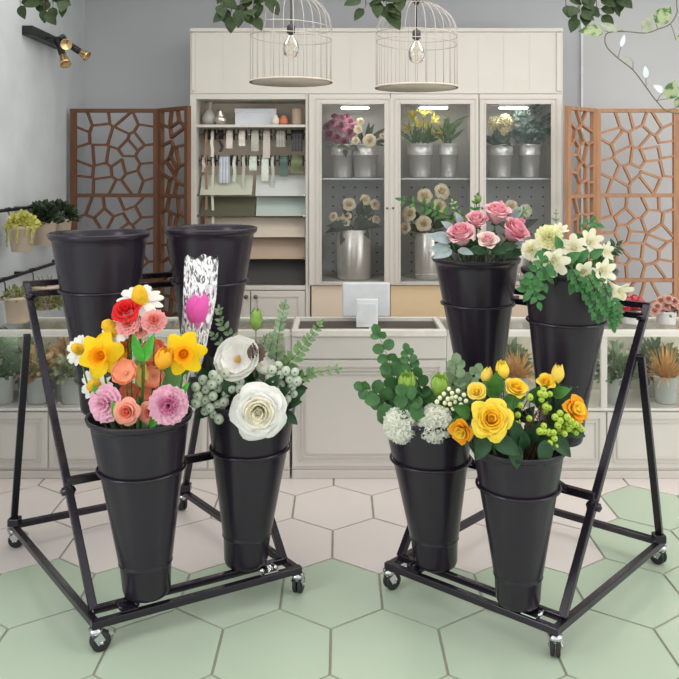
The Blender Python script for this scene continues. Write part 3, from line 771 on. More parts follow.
def fl_pompom(b, s, n=110, rg=rnd, pl=.36):
    """ball of frilled petals"""
    b.ball((0, 0, .1 * s), s * .62, 10, 8)
    for k in range(n):
        z = 1 - (k + .5) / n * 1.35; a = k * 2.39996; r = math.sqrt(max(0, 1 - z * z))
        d = V((r * math.cos(a), r * math.sin(a), z)); c = d * s * .55 + V((0, 0, .1 * s))
        t = d.orthogonal().normalized(); t = Matrix.Rotation(rg.uniform(0, 6), 3, d) @ t
        for e in range(2):
            tt = (t if e == 0 else d.cross(t)); dd = (d + tt * rg.uniform(-.5, .5)).normalized(); x = dd.cross(tt).normalized(); L = s * pl * rg.uniform(.85, 1.15); w = s * .3; ph = rg.uniform(0, 6)
            def fn(u, v, c=c, dd=dd, x=x, L=L, w=w, tt=tt, ph=ph): 
                return c + dd * (L * v * (1 - .15 * u * u + .08 * math.sin(u * 6 + ph))) + x * (u * w / 2 * (.35 + .65 * v)) + tt * (s * .06 * math.sin(u * 4 + ph) * v)
            b.grid(fn, 4, 3)

def calyx(b, s, mi=0, n=5, L=.55, z0=-.1):
    for k in range(n):
        a = 2 * PI * k / n
        b.leaf((.1 * s * math.cos(a), .1 * s * math.sin(a), z0 * s), (math.cos(a) * .8, math.sin(a) * .8, .35), (-math.cos(a), -math.sin(a), 1), L * s, .22 * s, .1, .3, 1.2, mi)
    b.ball((0, 0, (z0 - .04) * s), .15 * s, 8, 5, mi=mi)

def flower(name, label, cat, u, v, d, rpx, pot_=None, face=(0, -1, .3), kind='rose', mats=None, stem=M_stem, group=None, roll=None, seed=None, root=None, leaves=0, leaf_mat=None, stem_r=None, nostem=False, part='petals', cmat=None, **kw):
    """one cut flower: blossom at pixel (u, v), stem running down into its container"""
    rg = random.Random(seed if seed is not None else int(u * 31 + v * 17))
    s = rpx / F * d * (.83 if kind in ('rose', 'cup') else 1); c = W(u, v, d); f = V(face).normalized()
    M = Matrix.Translation(c) @ aim(f, rg.uniform(0, 6) if roll is None else roll).to_4x4()
    if root is None:
        T = pot_['top']; k = .42 * pot_['R']
        dx = V((c.x - T.x, c.y - T.y, 0)); dx = dx * min(.55, k / max(dx.length, .01))
        root = T + dx - V((0, 0, .22 * pot_['H']))
    t = thing(name, label, cat, root, group)
    if not isinstance(mats, (list, tuple)): mats = [mats]
    b = FM(M)
    {'rose': lambda: fl_rose(b, s, rg=rg, inner_mi=1 if len(mats) > 1 else 0, **kw), 'ruffled': lambda: fl_ruffled(b, s, rg=rg, mi_in=1 if len(mats) > 1 else 0, **kw), 'daisy': lambda: fl_daisy(b, s, rg=rg, **kw), 'daffodil': lambda: fl_daffodil(b, s, rg),
     'tulip': lambda: fl_tulip(b, s, rg, **kw), 'cup': lambda: fl_cup(b, s, rg=rg, **kw), 'lily': lambda: fl_lily(b, s, rg, **kw), 'freesia': lambda: fl_freesia(b, s, rg), 'pompom': lambda: fl_pompom(b, s, rg=rg, **kw)}[kind]()
    b2 = None
    if kind in ('daisy', 'daffodil', 'cup', 'lily', 'freesia') and len(mats) > 1:      # the flower's middle is a part of its own
        nm = {'daffodil': 'trumpet', 'daisy': 'flower_centre'}.get(kind, 'stamens')
        b2 = MB(); remap = {}
        keep = []
        for fc, mi, sm in zip(b.f, b.m, b.s):
            if mi == 1:
                b2.f.append([remap.setdefault(i, len(remap)) for i in fc]); b2.m.append(0); b2.s.append(sm)
            else: keep.append((fc, mi, sm))
        b2.v = [None] * len(remap)
        for i, j in remap.items(): b2.v[j] = b.v[i]
        rm = {}; fs = [[rm.setdefault(i, len(rm)) for i in fc] for fc, _, _ in keep]
        vs = [None] * len(rm)
        for i, j in rm.items(): vs[j] = b.v[i]
        b.v, b.f, b.m, b.s = vs, fs, [0] * len(fs), [k_[2] for k_ in keep]
        b2.build(nm, mats[1], t)
        b.build(part, mats[0], t)
    else: b.build(part, mats, t)
    if nostem: return t
    low = {'tulip': -.3, 'lily': -.35, 'freesia': -1.1}.get(kind, -.06)
    base = M @ V((0, 0, low * s))
    r0 = stem_r or max(.0022, min(.0045, s * .06))
    mid = base - f * s * .6 - V((0, 0, max(.02, (base.z - root.z) * .45)))
    b = MB(); pts = bez(base + f * s * .05, mid, V(root), 8); b.tube(pts, r0, 6); b.build('stem', stem, t)
    if kind in ('rose', 'tulip', 'ruffled') and s > .025:
        b = FM(M); calyx(b, s, 0, z0=low - .02); b.build('calyx', leaf_mat or M_leaf, t)
    for k in range(leaves):
        p = pts[2 + k]; a = rg.uniform(0, 6)
        b = MB(); b.leaf(p, (math.cos(a), math.sin(a) - .5, .7), (0, -.6, 1), s * rg.uniform(1., 1.5), s * .5, .15, .25, 1.0); b.build('leaf', leaf_mat or M_leaf, t)
    return t

def sprig(name, label, cat, path, d, leaf_px, m, stemm=M_stemd, pot_=None, pair=True, n=8, shape=.5, wr=.9, spread=1.0, taper=.55, group=None, root=None, seed=1, start=.0, droop=.1, up=.45, r=.0022, dd=0.0, rows=2):
    """leafy branch whose stem follows pixel points `path` (tip last)"""
    rg = random.Random(seed)
    P = [W(u, v, d + dd * i / max(1, len(path) - 1)) for i, (u, v) in enumerate(path)]
    if root is None and pot_ is not None:
        T = pot_['top']; q = P[0]; dx = V((q.x - T.x, q.y - T.y, 0)); dx = dx * min(.6, .5 * pot_['R'] / max(dx.length, .01))
        root = T + dx - V((0, 0, .2 * pot_['H']))
    full = ([V(root)] if root is not None else []) + P
    sm = cmr(full, 6)
    t = thing(name, label, cat, full[0], group)
    b = MB(); k = len(sm); b.tube(sm, [r * (1 - .6 * i / k) for i in range(k)], 6); b.build('stem', stemm, t)
    body = cmr(P, 10); L = len(body)
    b = MB()
    for i in range(n):
        f = start + (1 - start) * (i + .5) / n; j = min(L - 1, int(f * (L - 1))); p = body[j]
        tan = (body[min(L - 1, j + 1)] - body[max(0, j - 1)]).normalized()
        sz = leaf_px / F * d * (1 - taper * f) * rg.uniform(.85, 1.12)
        sd = tan.cross(V((0, -1, 0.2))).normalized()
        if i % 2 and rows > 1: sd = (sd + V((0, -1, 0)) * rg.uniform(.3, .9)).normalized()
        for sg in ((-1, 1) if pair else ((-1) ** i,)):
            dv = (sd * sg * spread + tan * up + V((rg.uniform(-.2, .2), rg.uniform(-.5, .05), rg.uniform(-.1, .2)))).normalized()
            nn = (V((0, -1, .45)) + V((rg.uniform(-.5, .5), 0, rg.uniform(-.4, .4)))).normalized()
            b.leaf(p, dv, nn, sz, sz * wr, .1, droop, shape, 0, 4 if shape <= .6 else 2, 8 if shape <= .6 else 5)
    tan = (body[-1] - body[-4]).normalized(); sz = leaf_px / F * d * (1 - taper)
    b.leaf(body[-1], tan, V((0, -1, .3)), sz, sz * wr, .1, .1, shape, 0, 4, 7)
    b.build('leaves', m, t); return t

SPH = {}
def ball_obj(name, p, r, m, parent, key, eye=None):
    if key not in SPH:
        b = MB(); b.ball((0, 0, 0), 1, 12, 8)
        if eye: b.ball((0, -.97, .08), .2, 6, 4, mi=1, sc=(1, .4, 1))
        o = b.build(name, [m, eye] if eye else m, parent, (0, 0, 0)); SPH[key] = o.data
    else:
        o = bpy.data.objects.new(name, SPH[key]); COL.objects.link(o); o.parent = parent
    o.location = p - V(parent['_loc']); o.scale = (r, r, r); return o
def berries(name, label, cat, pts, d, rpx, m, pot_, key, eye=None, stemm=M_stem, root_uv=None, seed=1, group=None):
    """cluster of round berries on one branching stem; every berry an object"""
    rg = random.Random(seed)
    T = pot_['top']; P = [W(u, v, d + rg.uniform(-.02, .025)) for u, v in pts]
    c = sum(P, V((0, 0, 0))) / len(P)
    dx = V((c.x - T.x, c.y - T.y, 0)); root = T + dx * .5 - V((0, 0, .2 * pot_['H']))
    t = thing(name, label, cat, root, group)
    j = c + V((0, .05, -.035))
    b = MB(); b.tube(bez(root, root.lerp(j, .5) + V((0, 0, .03)), j, 6), .003, 6)
    for p in P: b.tube([j, (j + p) / 2 + V((0, .012, 0)), p + V((0, .006, 0))], .0016, 4)
    b.build('stem', stemm, t)
    for p in P: ball_obj('berry', p, rpx / F * d * rg.uniform(.88, 1.1), m, t, key, eye)
    return t
def leafspray(name, label, cat, pot_, items, m, stemm=M_stem, shape=1.0, wr=.5, group=None, fold=.15, seed=2):
    """a few stalked leaves of one plant: items = (u, v, d, length px, dir (x,z), tilt)"""
    rg = random.Random(seed)
    T = pot_['top']; root = T - V((0, 0, .2 * pot_['H']))
    t = thing(name, label, cat, root, group)
    for (u, v, d, L, dx, dz) in items:
        p = W(u, v, d); l = L / F * d
        b = MB(); b.leaf(p, (dx, -.35, dz), V((0, -1, .5)), l, l * wr, fold, .18, shape, 0, 4, 8); lf = b.build('leaf', m, t)
        q = p + (root - p) * .9
        b = MB(); b.tube(bez(p, p + V((0, .03, -.05)), root + V((rg.uniform(-.03, .03), rg.uniform(-.03, .03), 0)), 5), .0018, 5); b.build('leaf_stalk', stemm, lf)
    return t
# ================================================================== LEFT STAND, FRONT LEFT: MIXED BOUQUET
C_daf = petal('daffodil_yellow', (255, 214, 30)); C_dafc = petal('daffodil_trumpet', (252, 176, 18))
C_dom = mat('daisy_dome', (226, 176, 30), .8, 0, .15, 60)
C_red = petal('red_petal', (226, 44, 48)); C_pinkc = petal('salmon_pink_petal', (248, 178, 174)); C_org = petal('orange_coral_petal', (252, 178, 142)); C_orgd = petal('deep_coral_petal', (250, 160, 128))
C_lis = petal('lilac_pink_petal', (246, 194, 214)); C_lisd = petal('deep_lilac_petal', (234, 150, 186)); C_cor = petal('coral_rose_petal', (250, 178, 154)); C_cord = petal('coral_rose_heart', (244, 144, 126))
C_tul = petal('tulip_yellow', (250, 190, 52)); C_dark = mat('dark_stamen', (70, 40, 34), .8)
L_br = leafm('bright_green_leaf', (70, 160, 50))
FA = 'flowers in the left stand front left bucket'
def fa(name, lab, cat, u, v, d, r, face, kind, mats, **kw): return flower(name, lab, cat, u, v, d, r, A1, face, kind, mats, **kw)
fa('daisy', 'topmost daisy of the mixed bouquet with a tall yellow centre', 'flower', 140, 301, 3.1, 24, (.1, -.62, .8), 'daisy', [C_dom and M_gwhite, C_dom], cone=.85)
fa('daisy', 'white daisy tilted left beside the red flower', 'flower', 115, 331, 3.08, 22, (-.45, -.6, .6), 'daisy', [M_gwhite, C_dom], cone=.8)
fa('daisy', 'leftmost small daisy with yellow dome beside the left daffodil', 'flower', 80, 350, 3.13, 16, (-.2, -.9, .45), 'daisy', [M_gwhite, C_dom], cone=.9)
fa('daisy', 'lowest white daisy below the left daffodil, half hidden', 'flower', 96, 385, 3.16, 19, (-.3, -.9, .1), 'daisy', [M_gwhite, C_dom], cone=.6)
fa('daffodil', 'left yellow daffodil of the mixed bouquet', 'daffodil', 102, 355, 3.03, 24, (-.05, -1, .1), 'daffodil', [C_daf, C_dafc], roll=.3, leaves=1)
fa('daffodil', 'right yellow daffodil of the mixed bouquet below the wrapped rose', 'daffodil', 184, 353, 3.03, 23, (.15, -1, .05), 'daffodil', [C_daf, C_dafc], roll=1.2, leaves=1)
fa('tulip', 'yellow orange tulip bud left of the right daffodil', 'tulip', 162, 365, 3.0, 12, (.35, -.2, 1), 'tulip', [C_tul], stem=M_stemd)
fa('tulip', 'yellow tulip bud close behind the left daffodil', 'tulip', 117, 362, 3.06, 10, (.4, -.2, 1), 'tulip', [C_tul], stem=M_stemd)
fa('tulip', 'slender pale yellow bud at the centre of the mixed bouquet', 'tulip', 142, 384, 3.05, 9, (.05, -.15, 1), 'tulip', [petal('pale_yellow_petal', (246, 226, 130))], tall=2.6)
fa('rose', 'bright red rose below the topmost daisy', 'rose', 127, 313, 3.06, 16, (0, -.7, .7), 'rose', [C_red, C_red], layers=4)
fa('rose', 'small red bud among pink carnations in the bouquet centre', 'rose', 131, 344, 3.12, 9, (0, -.7, .7), 'rose', [C_red, C_red], layers=3, openness=.6)
fa('carnation', 'salmon pink carnation left of the bouquet centre under the red rose', 'carnation', 129, 325, 3.04, 13, (-.1, -.8, .6), 'ruffled', [C_pinkc, C_cord], layers=5)
fa('carnation', 'salmon pink carnation right of the bouquet centre', 'carnation', 154, 322, 3.04, 13, (.15, -.8, .6), 'ruffled', [C_pinkc, C_cord], layers=5)
fa('carnation', 'tiny peach carnation between the two salmon pink ones', 'carnation', 141, 331, 3.05, 8, (0, -.9, .4), 'ruffled', [petal('peach_petal', (250, 190, 158)), C_pinkc], layers=4)
fa('anemone', 'large orange open flower below the left daffodil', 'flower', 126, 374, 3.0, 16, (-.1, -.8, .55), 'cup', [C_org, C_org], ruf=.09)
fa('anemone', 'orange flower half hidden behind the left green blade', 'flower', 124, 352, 3.09, 12, (-.2, -.9, .4), 'cup', [C_orgd, C_org])
fa('anemone', 'orange ruffled flower right of the centre stem under the carnation', 'flower', 154, 353, 3.09, 14, (.1, -1, .25), 'cup', [C_orgd, C_org], ruf=.14, layers=3)
fa('anemone', 'orange flower right of centre above the right coral rose', 'flower', 154, 376, 3.05, 13, (.1, -1, .2), 'cup', [C_org, C_orgd], ruf=.12)
fa('anemone', 'red orange flower low in the centre behind the coral roses', 'flower', 150, 392, 3.06, 12, (.1, -1, .2), 'cup', [C_orgd, C_org], ruf=.1)
fa('anemone', 'dusky orange flower low left of the centre stem', 'flower', 131, 392, 3.07, 12, (-.1, -1, .2), 'cup', [C_orgd, C_org], ruf=.1)
fa('lisianthus', 'lilac pink lisianthus at the left rim of the mixed bouquet', 'flower', 108, 403, 2.99, 19, (-.3, -1, .2), 'ruffled', [C_lis, C_lis], layers=5, ruf=.1, flat=.45)
fa('lisianthus', 'large lilac pink lisianthus at the right rim of the mixed bouquet', 'flower', 169, 404, 2.95, 20, (.1, -1, .1), 'ruffled', [C_lis, C_lisd], layers=7, ruf=.11, flat=.45)
fa('rose', 'coral rose at the front rim left of the centre stem', 'rose', 128, 411, 2.95, 15, (-.05, -1, .15), 'rose', [C_cor, C_cord], layers=5)
fa('rose', 'coral rose at the front rim partly behind the right lisianthus', 'rose', 151, 412, 2.98, 13, (.05, -1, .1), 'rose', [C_cor, C_cord], layers=5)
for k, (u, v, L, dx, lab) in enumerate([(142, 362, 30, -.32, 'bright green blade leaning left at the bouquet centre'), (144, 362, 30, .34, 'bright green blade leaning right at the bouquet centre'), (106, 402, 22, -.8, 'green leaf at the left end of the mixed bouquet'), (176, 400, 22, .75, 'green leaf right of the big lilac lisianthus'), (150, 428, 26, .6, 'narrow green leaf at the front rim beside the coral rose'), (118, 420, 20, -.3, 'short green leaf between the left lisianthus and coral rose')]):
    d_ = 2.99 if k < 4 else 2.945
    p = W(u, v, d_); root = A1['top'] - V((0, 0, .14)); t = thing('leafy_sprig', lab, 'leaf', root)
    b = MB(); b.leaf(p, (dx, -.1, 1), (0, -1, .2), L / F * d_, L / F * d_ * .36, .2, .12, 1.0, 0, 4, 8); b.build('blade', L_br, t)
    b = MB(); b.tube(bez(p + V((0, 0, .004)), p + V((0, .02, -.04)), root, 6), .003, 6); b.build('stem', M_stem, t)
# pale green tissue behind the right half of the bouquet
M_tis = mat('pale_green_tissue', (160, 226, 160), .7, 0, .08, 20, .3, trans=.3)
b = MB(); top, R = A1['top'], A1['R']
def tis(u, t_):
    a = .55 + u * .75; r = R * (.62 + .3 * t_) ; z = -.1 + .3 * t_ + .016 * math.sin(u * 14) * t_
    return top + V((r * math.sin(a) * 1.0 , r * .4 * math.cos(a) + .0 , z))
b.grid(tis, 16, 8); o = b.build('tissue_paper', M_tis, None, top - V((0, 0, .1)), solid=.002); tag(o, 'pale green tissue sheet tucked into the bouquet behind the right lisianthus', 'tissue paper')

# single rose in a cellophane sleeve; white reflections painted on as noise streaks
m = bpy.data.materials.new('cellophane_painted_glare'); m.use_nodes = True; nt = m.node_tree; pb = nt.nodes['Principled BSDF']
pb.inputs['Base Color'].default_value = (.95, .95, .97, 1); pb.inputs['Roughness'].default_value = .25
tc = nt.nodes.new('ShaderNodeTexCoord'); mp = nt.nodes.new('ShaderNodeMapping'); mp.inputs['Scale'].default_value = (1, 1, .42)
no = nt.nodes.new('ShaderNodeTexNoise'); no.inputs['Scale'].default_value = 36; no.inputs['Detail'].default_value = 2; no.inputs['Distortion'].default_value = 2.2
rp = nt.nodes.new('ShaderNodeValToRGB'); rp.color_ramp.elements[0].position = .475; rp.color_ramp.elements[1].position = .54
rp.color_ramp.elements[0].color = (.1, .1, .1, 1); rp.color_ramp.elements[1].color = (.92, .92, .92, 1)
tr = nt.nodes.new('ShaderNodeBsdfTransparent'); mx = nt.nodes.new('ShaderNodeMixShader')
nt.links.new(tc.outputs['Object'], mp.inputs['Vector']); nt.links.new(mp.outputs[0], no.inputs['Vector']); nt.links.new(no.outputs['Fac'], rp.inputs['Fac']); nt.links.new(rp.outputs['Color'], mx.inputs['Fac'])
nt.links.new(tr.outputs[0], mx.inputs[1]); nt.links.new(pb.outputs[0], mx.inputs[2]); nt.links.new(mx.outputs[0], nt.nodes['Material Output'].inputs['Surface'])
dW = 3.24
root = A1['top'] + V((.1, .05, -.16))
t = thing('wrapped_rose', 'single pink rose in a clear cellophane sleeve with painted white reflections', 'rose', root)
axis = [W(190, 376, dW), W(193, 355, dW), W(196, 330, dW), W(199, 300, dW), W(202, 258, dW)]
hw = [7, 11, 14, 16, 16.5]
b = MB(); ax = cmr(axis, 5); hws = []
for i in range(len(ax)):
    f = i / (len(ax) - 1) * 4; j = min(3, int(f)); hws.append(hw[j] + (hw[j + 1] - hw[j]) * (f - j))
n = 32; vs = []
for i, p in enumerate(ax):
    for j in range(n):
        a = 2 * PI * j / n; wv = 1 + .06 * math.sin(a * 7 + i * .5); z = (.012 * math.sin(a * 5) if i == len(ax) - 1 else 0)
        vs.append(p + V((math.cos(a) * hws[i] * wv, math.sin(a) * hws[i] * .6 * wv, 0)) / F * dW + V((0, 0, z)))
b.add(vs, [(i * n + j, i * n + (j + 1) % n, (i + 1) * n + (j + 1) % n, (i + 1) * n + j) for i in range(len(ax) - 1) for j in range(n)])
b.build('cellophane_sleeve', m, t)
C_mag = petal('magenta_petal', (244, 110, 196)); C_magd = petal('cerise_petal', (236, 70, 140))
b = FM(Matrix.Translation(W(197.5, 323, dW)) @ aim((.06, -.2, 1)).to_4x4()); s = 15 / F * dW
fl_tulip(b, s * .92, random.Random(4), .35, 3, 2.5); fl_rose(b, s * .75, 4, .4, random.Random(4), 1, None, .03); b.build('petals', [C_mag, C_magd], t)
b = MB(); b.tube(bez(W(197.5, 322, dW), W(194, 365, dW), root, 8), .004, 6); b.build('stem', mat('pale_stem', (226, 230, 214), .5), t)

# ================================================================== LEFT STAND, FRONT RIGHT: WHITE ROSES
C_wh = petal('rose_white', (244, 243, 238), .02); C_whc = petal('rose_ivory', (246, 241, 224), .03); C_gold = petal('gold_stamen', (222, 178, 84))
flower('rose', 'big fully open white rose hanging over the bucket rim', 'rose', 259, 410, 3.13, 30, A2, (.05, -1, .12), 'rose', [C_wh, C_whc], layers=8, openness=1.05, ruf=.06, seg=8, seed=5, roll=.4)
flower('rose', 'white rose with golden stamens above the bigger white rose', 'rose', 239, 361, 3.2, 24, A2, (-.25, -.8, .6), 'cup', [C_wh, C_gold], depth=.42, layers=3, ruf=.07, seed=8)
flower('rose', 'white rose seen from behind, half hidden beside the dried pod', 'rose', 258, 366, 3.26, 17, A2, (.7, -.3, .5), 'cup', [C_wh, C_gold], depth=.7, layers=2, ruf=.07, seed=9)
flower('seed_pod', 'brown dried seed pod between the white roses', 'seed pod', 256, 353, 3.2, 10, A2, (.4, -.8, .4), 'ruffled', [mat('dried_brown', (104, 86, 74), .8, 0, .2)], layers=4, n=6, stem=M_twig, part='pod')
flower('lisianthus_bud', 'closed green bud standing above the white roses', 'bud', 256, 327, 3.28, 8, A2, (.05, -.1, 1), 'tulip', [leafm('bud_green', (132, 164, 80))], tall=2.6)
M_eucg = leafm('green_eucalyptus', (110, 142, 88), .25)
M_ber = mat('sage_berry', (176, 186, 166), .45, 0, .08, 40); M_eye = mat('berry_eye', (104, 104, 84), .7)
lb = [(196, 387), (203, 380), (198, 396), (206, 389), (206, 400), (213, 396), (212, 384), (218, 388), (219, 379), (225, 373), (227, 383), (232, 389), (226, 394), (224, 402), (218, 405), (210, 408), (205, 411), (203, 402), (214, 414), (221, 410), (224, 416), (213, 375), (234, 378), (240, 389), (196, 403), (219, 419), (240, 381)]
berries('berry_spray', 'left cluster of pale grey green berries beside the white roses', 'berries', lb, 3.16, 4.9, M_ber, A2, 'ber', M_eye, seed=3)
rb = [(270, 377), (274, 380), (280, 375), (286, 371), (272, 370), (290, 379), (281, 385), (287, 390), (283, 395), (276, 391), (292, 386), (287, 399), (280, 402), (295, 372), (297, 381), (278, 366), (288, 407), (294, 394)]
berries('berry_spray', 'right cluster of pale grey green berries beside the white roses', 'berries', rb, 3.2, 4.8, M_ber, A2, 'ber', M_eye, seed=4)
sprig('eucalyptus_sprig', 'eucalyptus sprig pointing up left of the green bud', 'eucalyptus', [(240, 352), (231, 336), (221, 322), (219, 309)], 3.3, 11, M_eucs, pot_=A2, shape=.85, wr=.55, up=.7, n=9, seed=11)
sprig('eucalyptus_sprig', 'short low eucalyptus sprig at far left above the berries', 'eucalyptus', [(233, 358), (222, 344), (212, 334)], 3.3, 10, M_eucs, pot_=A2, shape=.85, wr=.55, up=.7, n=6, seed=12)
sprig('eucalyptus_sprig', 'tallest eucalyptus sprig right of the green bud', 'eucalyptus', [(275, 372), (277, 345), (281, 322), (285, 304)], 3.3, 13, M_eucs, pot_=A2, shape=.85, wr=.55, up=.7, n=12, seed=13)
sprig('eucalyptus_sprig', 'eucalyptus sprig slanting up right above the right berries', 'eucalyptus', [(284, 372), (297, 354), (310, 338), (320, 324)], 3.28, 13, M_eucg, pot_=A2, shape=.85, wr=.55, up=.7, n=10, seed=14)
sprig('eucalyptus_sprig', 'eucalyptus sprig reaching out right with a pale tip', 'eucalyptus', [(288, 388), (303, 377), (318, 372), (338, 369)], 3.25, 12, M_eucg, pot_=A2, shape=.85, wr=.55, up=.7, n=8, seed=15)
sprig('eucalyptus_sprig', 'bushy eucalyptus sprig just right of the dried pod', 'eucalyptus', [(268, 380), (268, 360), (271, 345), (274, 334)], 3.3, 13, M_eucs, pot_=A2, shape=.85, wr=.55, up=.7, n=9, seed=16)
sprig('eucalyptus_sprig', 'small eucalyptus sprig between the two bud sprigs', 'eucalyptus', [(258, 365), (262, 348), (266, 337)], 3.33, 9, M_eucs, pot_=A2, shape=.85, wr=.55, up=.7, n=7, seed=17)
leafspray('dark_leaf_spray', 'dark green leaves at the right rim under the berries', 'leaves', A2, [(284, 404, 3.22, 20, .6, .2), (288, 398, 3.22, 20, .9, .5), (284, 412, 3.2, 18, .7, -.5), (280, 410, 3.2, 18, .3, -.6), (290, 395, 3.24, 18, .7, .9)], M_leafd, M_stemd, .9, .6)
leafspray('dark_leaf_spray', 'dark green leaves at the left rim behind the berries', 'leaves', A2, [(212, 398, 3.22, 24, -.9, -.1), (213, 405, 3.2, 22, -.8, -.5), (214, 382, 3.25, 22, -.9, .5), (222, 372, 3.26, 20, -.5, .8)], M_leafd, M_stemd, .9, .6)

# ================================================================== RIGHT STAND, FRONT LEFT: EUCALYPTUS AND CARNATIONS
C_cw = mat('carnation_white', (254, 255, 246), .6, 0, .03, 40, .25, trans=.5)
flower('carnation', 'left fluffy white carnation over the bucket rim', 'carnation', 401, 425, 3.18, 20, B1, (-.1, -.9, .45), 'pompom', [C_cw])
flower('carnation', 'right fluffy white carnation over the bucket rim', 'carnation', 434, 424, 3.16, 21, B1, (.1, -.9, .45), 'pompom', [C_cw])
sprig('eucalyptus_sprig', 'tall round-leaved eucalyptus sprig leaning far left above the carnations', 'eucalyptus', [(402, 408), (396, 382), (389, 360), (378, 334)], 3.3, 18, M_euc, pot_=B1, n=8, taper=.4, seed=21)
sprig('eucalyptus_sprig', 'shorter round-leaved eucalyptus sprig in the middle of the bucket', 'eucalyptus', [(424, 405), (419, 385), (411, 366), (407, 351)], 3.28, 15, M_euc, pot_=B1, n=7, taper=.45, seed=22)
sprig('eucalyptus_sprig', 'round-leaved eucalyptus sprig stretching out sideways to the left', 'eucalyptus', [(398, 412), (386, 401), (374, 392), (364, 388)], 3.24, 20, M_euc, pot_=B1, n=4, taper=.45, seed=23)
sprig('eucalyptus_sprig', 'round-leaved eucalyptus sprig right of the green buds', 'eucalyptus', [(443, 405), (450, 390), (455, 376), (456, 364)], 3.3, 16, M_eucs, pot_=B1, n=5, taper=.3, seed=24)
sprig('eucalyptus_sprig', 'eucalyptus sprig touching the yellow roses at right', 'eucalyptus', [(456, 408), (464, 394), (470, 382), (476, 372)], 3.3, 14, M_eucs, pot_=B1, n=5, taper=.3, seed=25)
sprig('eucalyptus_sprig', 'large low eucalyptus leaves between the white carnations', 'eucalyptus', [(412, 420), (412, 405), (405, 395)], 3.16, 16, M_euc, pot_=B1, n=3, taper=.2, seed=26)
leafspray('eucalyptus_leaf_spray', 'round green leaves draped over the left bucket rim', 'leaves', B1, [(384, 403, 3.2, 22, .15, -1), (416, 402, 3.13, 18, .05, -1), (380, 398, 3.2, 16, -.9, -.1)], M_euc, M_stemd, .5, .8, fold=.08)
leafspray('dark_leaf_spray', 'dark leaves at the right rim below the white filler blossoms', 'leaves', B1, [(450, 412, 3.2, 20, .8, -.2), (455, 402, 3.22, 18, .8, .2), (448, 418, 3.17, 16, .6, -.5)], M_leafd, M_stemd, .9, .7)
C_gb = petal('lime_bud', (166, 200, 96), .12)
for (u, v, lab) in ((407, 384, 'left upright lime green fringed bud above the carnations'), (438, 386, 'right upright lime green fringed bud above the carnations')):
    flower('thistle_bud', lab, 'bud', u, v + 6, 3.22, 10, B1, (-.05 if u < 420 else .12, -.35, 1), 'tulip', [C_gb], n=7, tall=2.2, op=.3)
fr = [(u_, v_) for u_, v_ in [(440, 398), (444, 394), (448, 399), (452, 393), (456, 397), (445, 403), (450, 404), (455, 402), (460, 399), (449, 389), (458, 391), (442, 408), (461, 405), (464, 395), (453, 409), (447, 410), (459, 410), (437, 402), (452, 398), (466, 401)]]
berries('filler_spray', 'spray of tiny cream filler blossoms beside the yellow roses', 'filler flower', fr, 3.14, 2.3, mat('cream_blossom', (236, 236, 196), .6), B1, 'fil', None, seed=6)

# ================================================================== RIGHT STAND, FRONT RIGHT: YELLOW ROSES
C_y = petal('rose_yellow', (255, 226, 82), .05); C_yd = petal('rose_gold', (253, 212, 60), .05); C_yp = petal('bud_pale_yellow', (250, 224, 104)); C_yo = petal('orange_yellow', (246, 172, 36))
fb = lambda lab, cat, u, v, d, r, face, kind, mats, name='rose', **kw: flower(name, lab, cat, u, v, d, r, B2, face, kind, mats, leaf_mat=M_leafd, **kw)
fb('largest open yellow rose at the front of the right stand', 'rose', 491, 420, 2.86, 24, (-.12, -.9, .4), 'rose', [C_y, C_yd], layers=7, openness=1.0, ruf=.07, seg=8, pt=True, seed=33)
fb('mid-sized yellow rose right above the largest yellow rose', 'rose', 514, 392, 2.95, 15, (.15, -.6, .75), 'rose', [C_y, C_yd], layers=5, openness=.65, pt=True, tall=1.2)
fb('yellow rose half hidden behind the largest rose at left', 'rose', 477, 393, 2.97, 12, (-.2, -.7, .6), 'rose', [C_yp, C_y], layers=4, openness=.7)
fb('upright yellow bud, tallest above the largest yellow rose', 'rose bud', 503, 376, 3.0, 8.5, (-.1, -.1, 1), 'tulip', [C_y], name='rose_bud', tall=2.1)
fb('pale yellow bud leftmost among the upright yellow buds', 'rose bud', 486, 381, 3.02, 7.5, (.1, -.15, 1), 'tulip', [C_yp], name='rose_bud', tall=2.1)
fb('yellow rose at the right end under the pale bud', 'rose', 546, 384, 3.0, 12, (-.1, -.6, .7), 'rose', [C_y, C_yd], layers=5, openness=.7, pt=True)
fb('pale yellow bud rightmost, in front of the upper bucket', 'rose bud', 557, 380, 3.0, 8, (.1, -.1, 1), 'tulip', [C_yp], name='rose_bud', tall=2.3)
fb('orange yellow open flower at the right rim above the berries', 'flower', 573, 410, 2.95, 16, (.45, -.8, .4), 'rose', [C_yo, C_y], layers=4, openness=1.0, pt=True, ruf=.08)
fb('orange yellow flower at the left rim below the filler blossoms', 'flower', 463, 430, 2.96, 15, (-.5, -.8, -.1), 'rose', [C_yo, C_y], layers=4, openness=.9, pt=True, ruf=.08)
cv = lambda L: [(440 + x / 4.24, 350 + y / 4.24) for x, y in L]
M_gber = mat('lime_berry', (166, 190, 62), .3, 0, .1, 40)
berries('berry_spray', 'lime green berries right next to the largest yellow rose', 'berries', cv([(330, 275), (325, 315), (345, 348), (378, 290), (305, 305), (380, 200), (342, 235), (322, 338)]), 2.93, 3.6, M_gber, B2, 'gber', M_eye, M_twig, seed=7)
berries('berry_spray', 'lime green berries below the yellow rose at right', 'berries', cv([(425, 185), (455, 222), (445, 190), (465, 187), (447, 240), (430, 210), (446, 262), (462, 245), (438, 170)]), 2.95, 3.5, M_gber, B2, 'gber', M_eye, M_twig, seed=8)
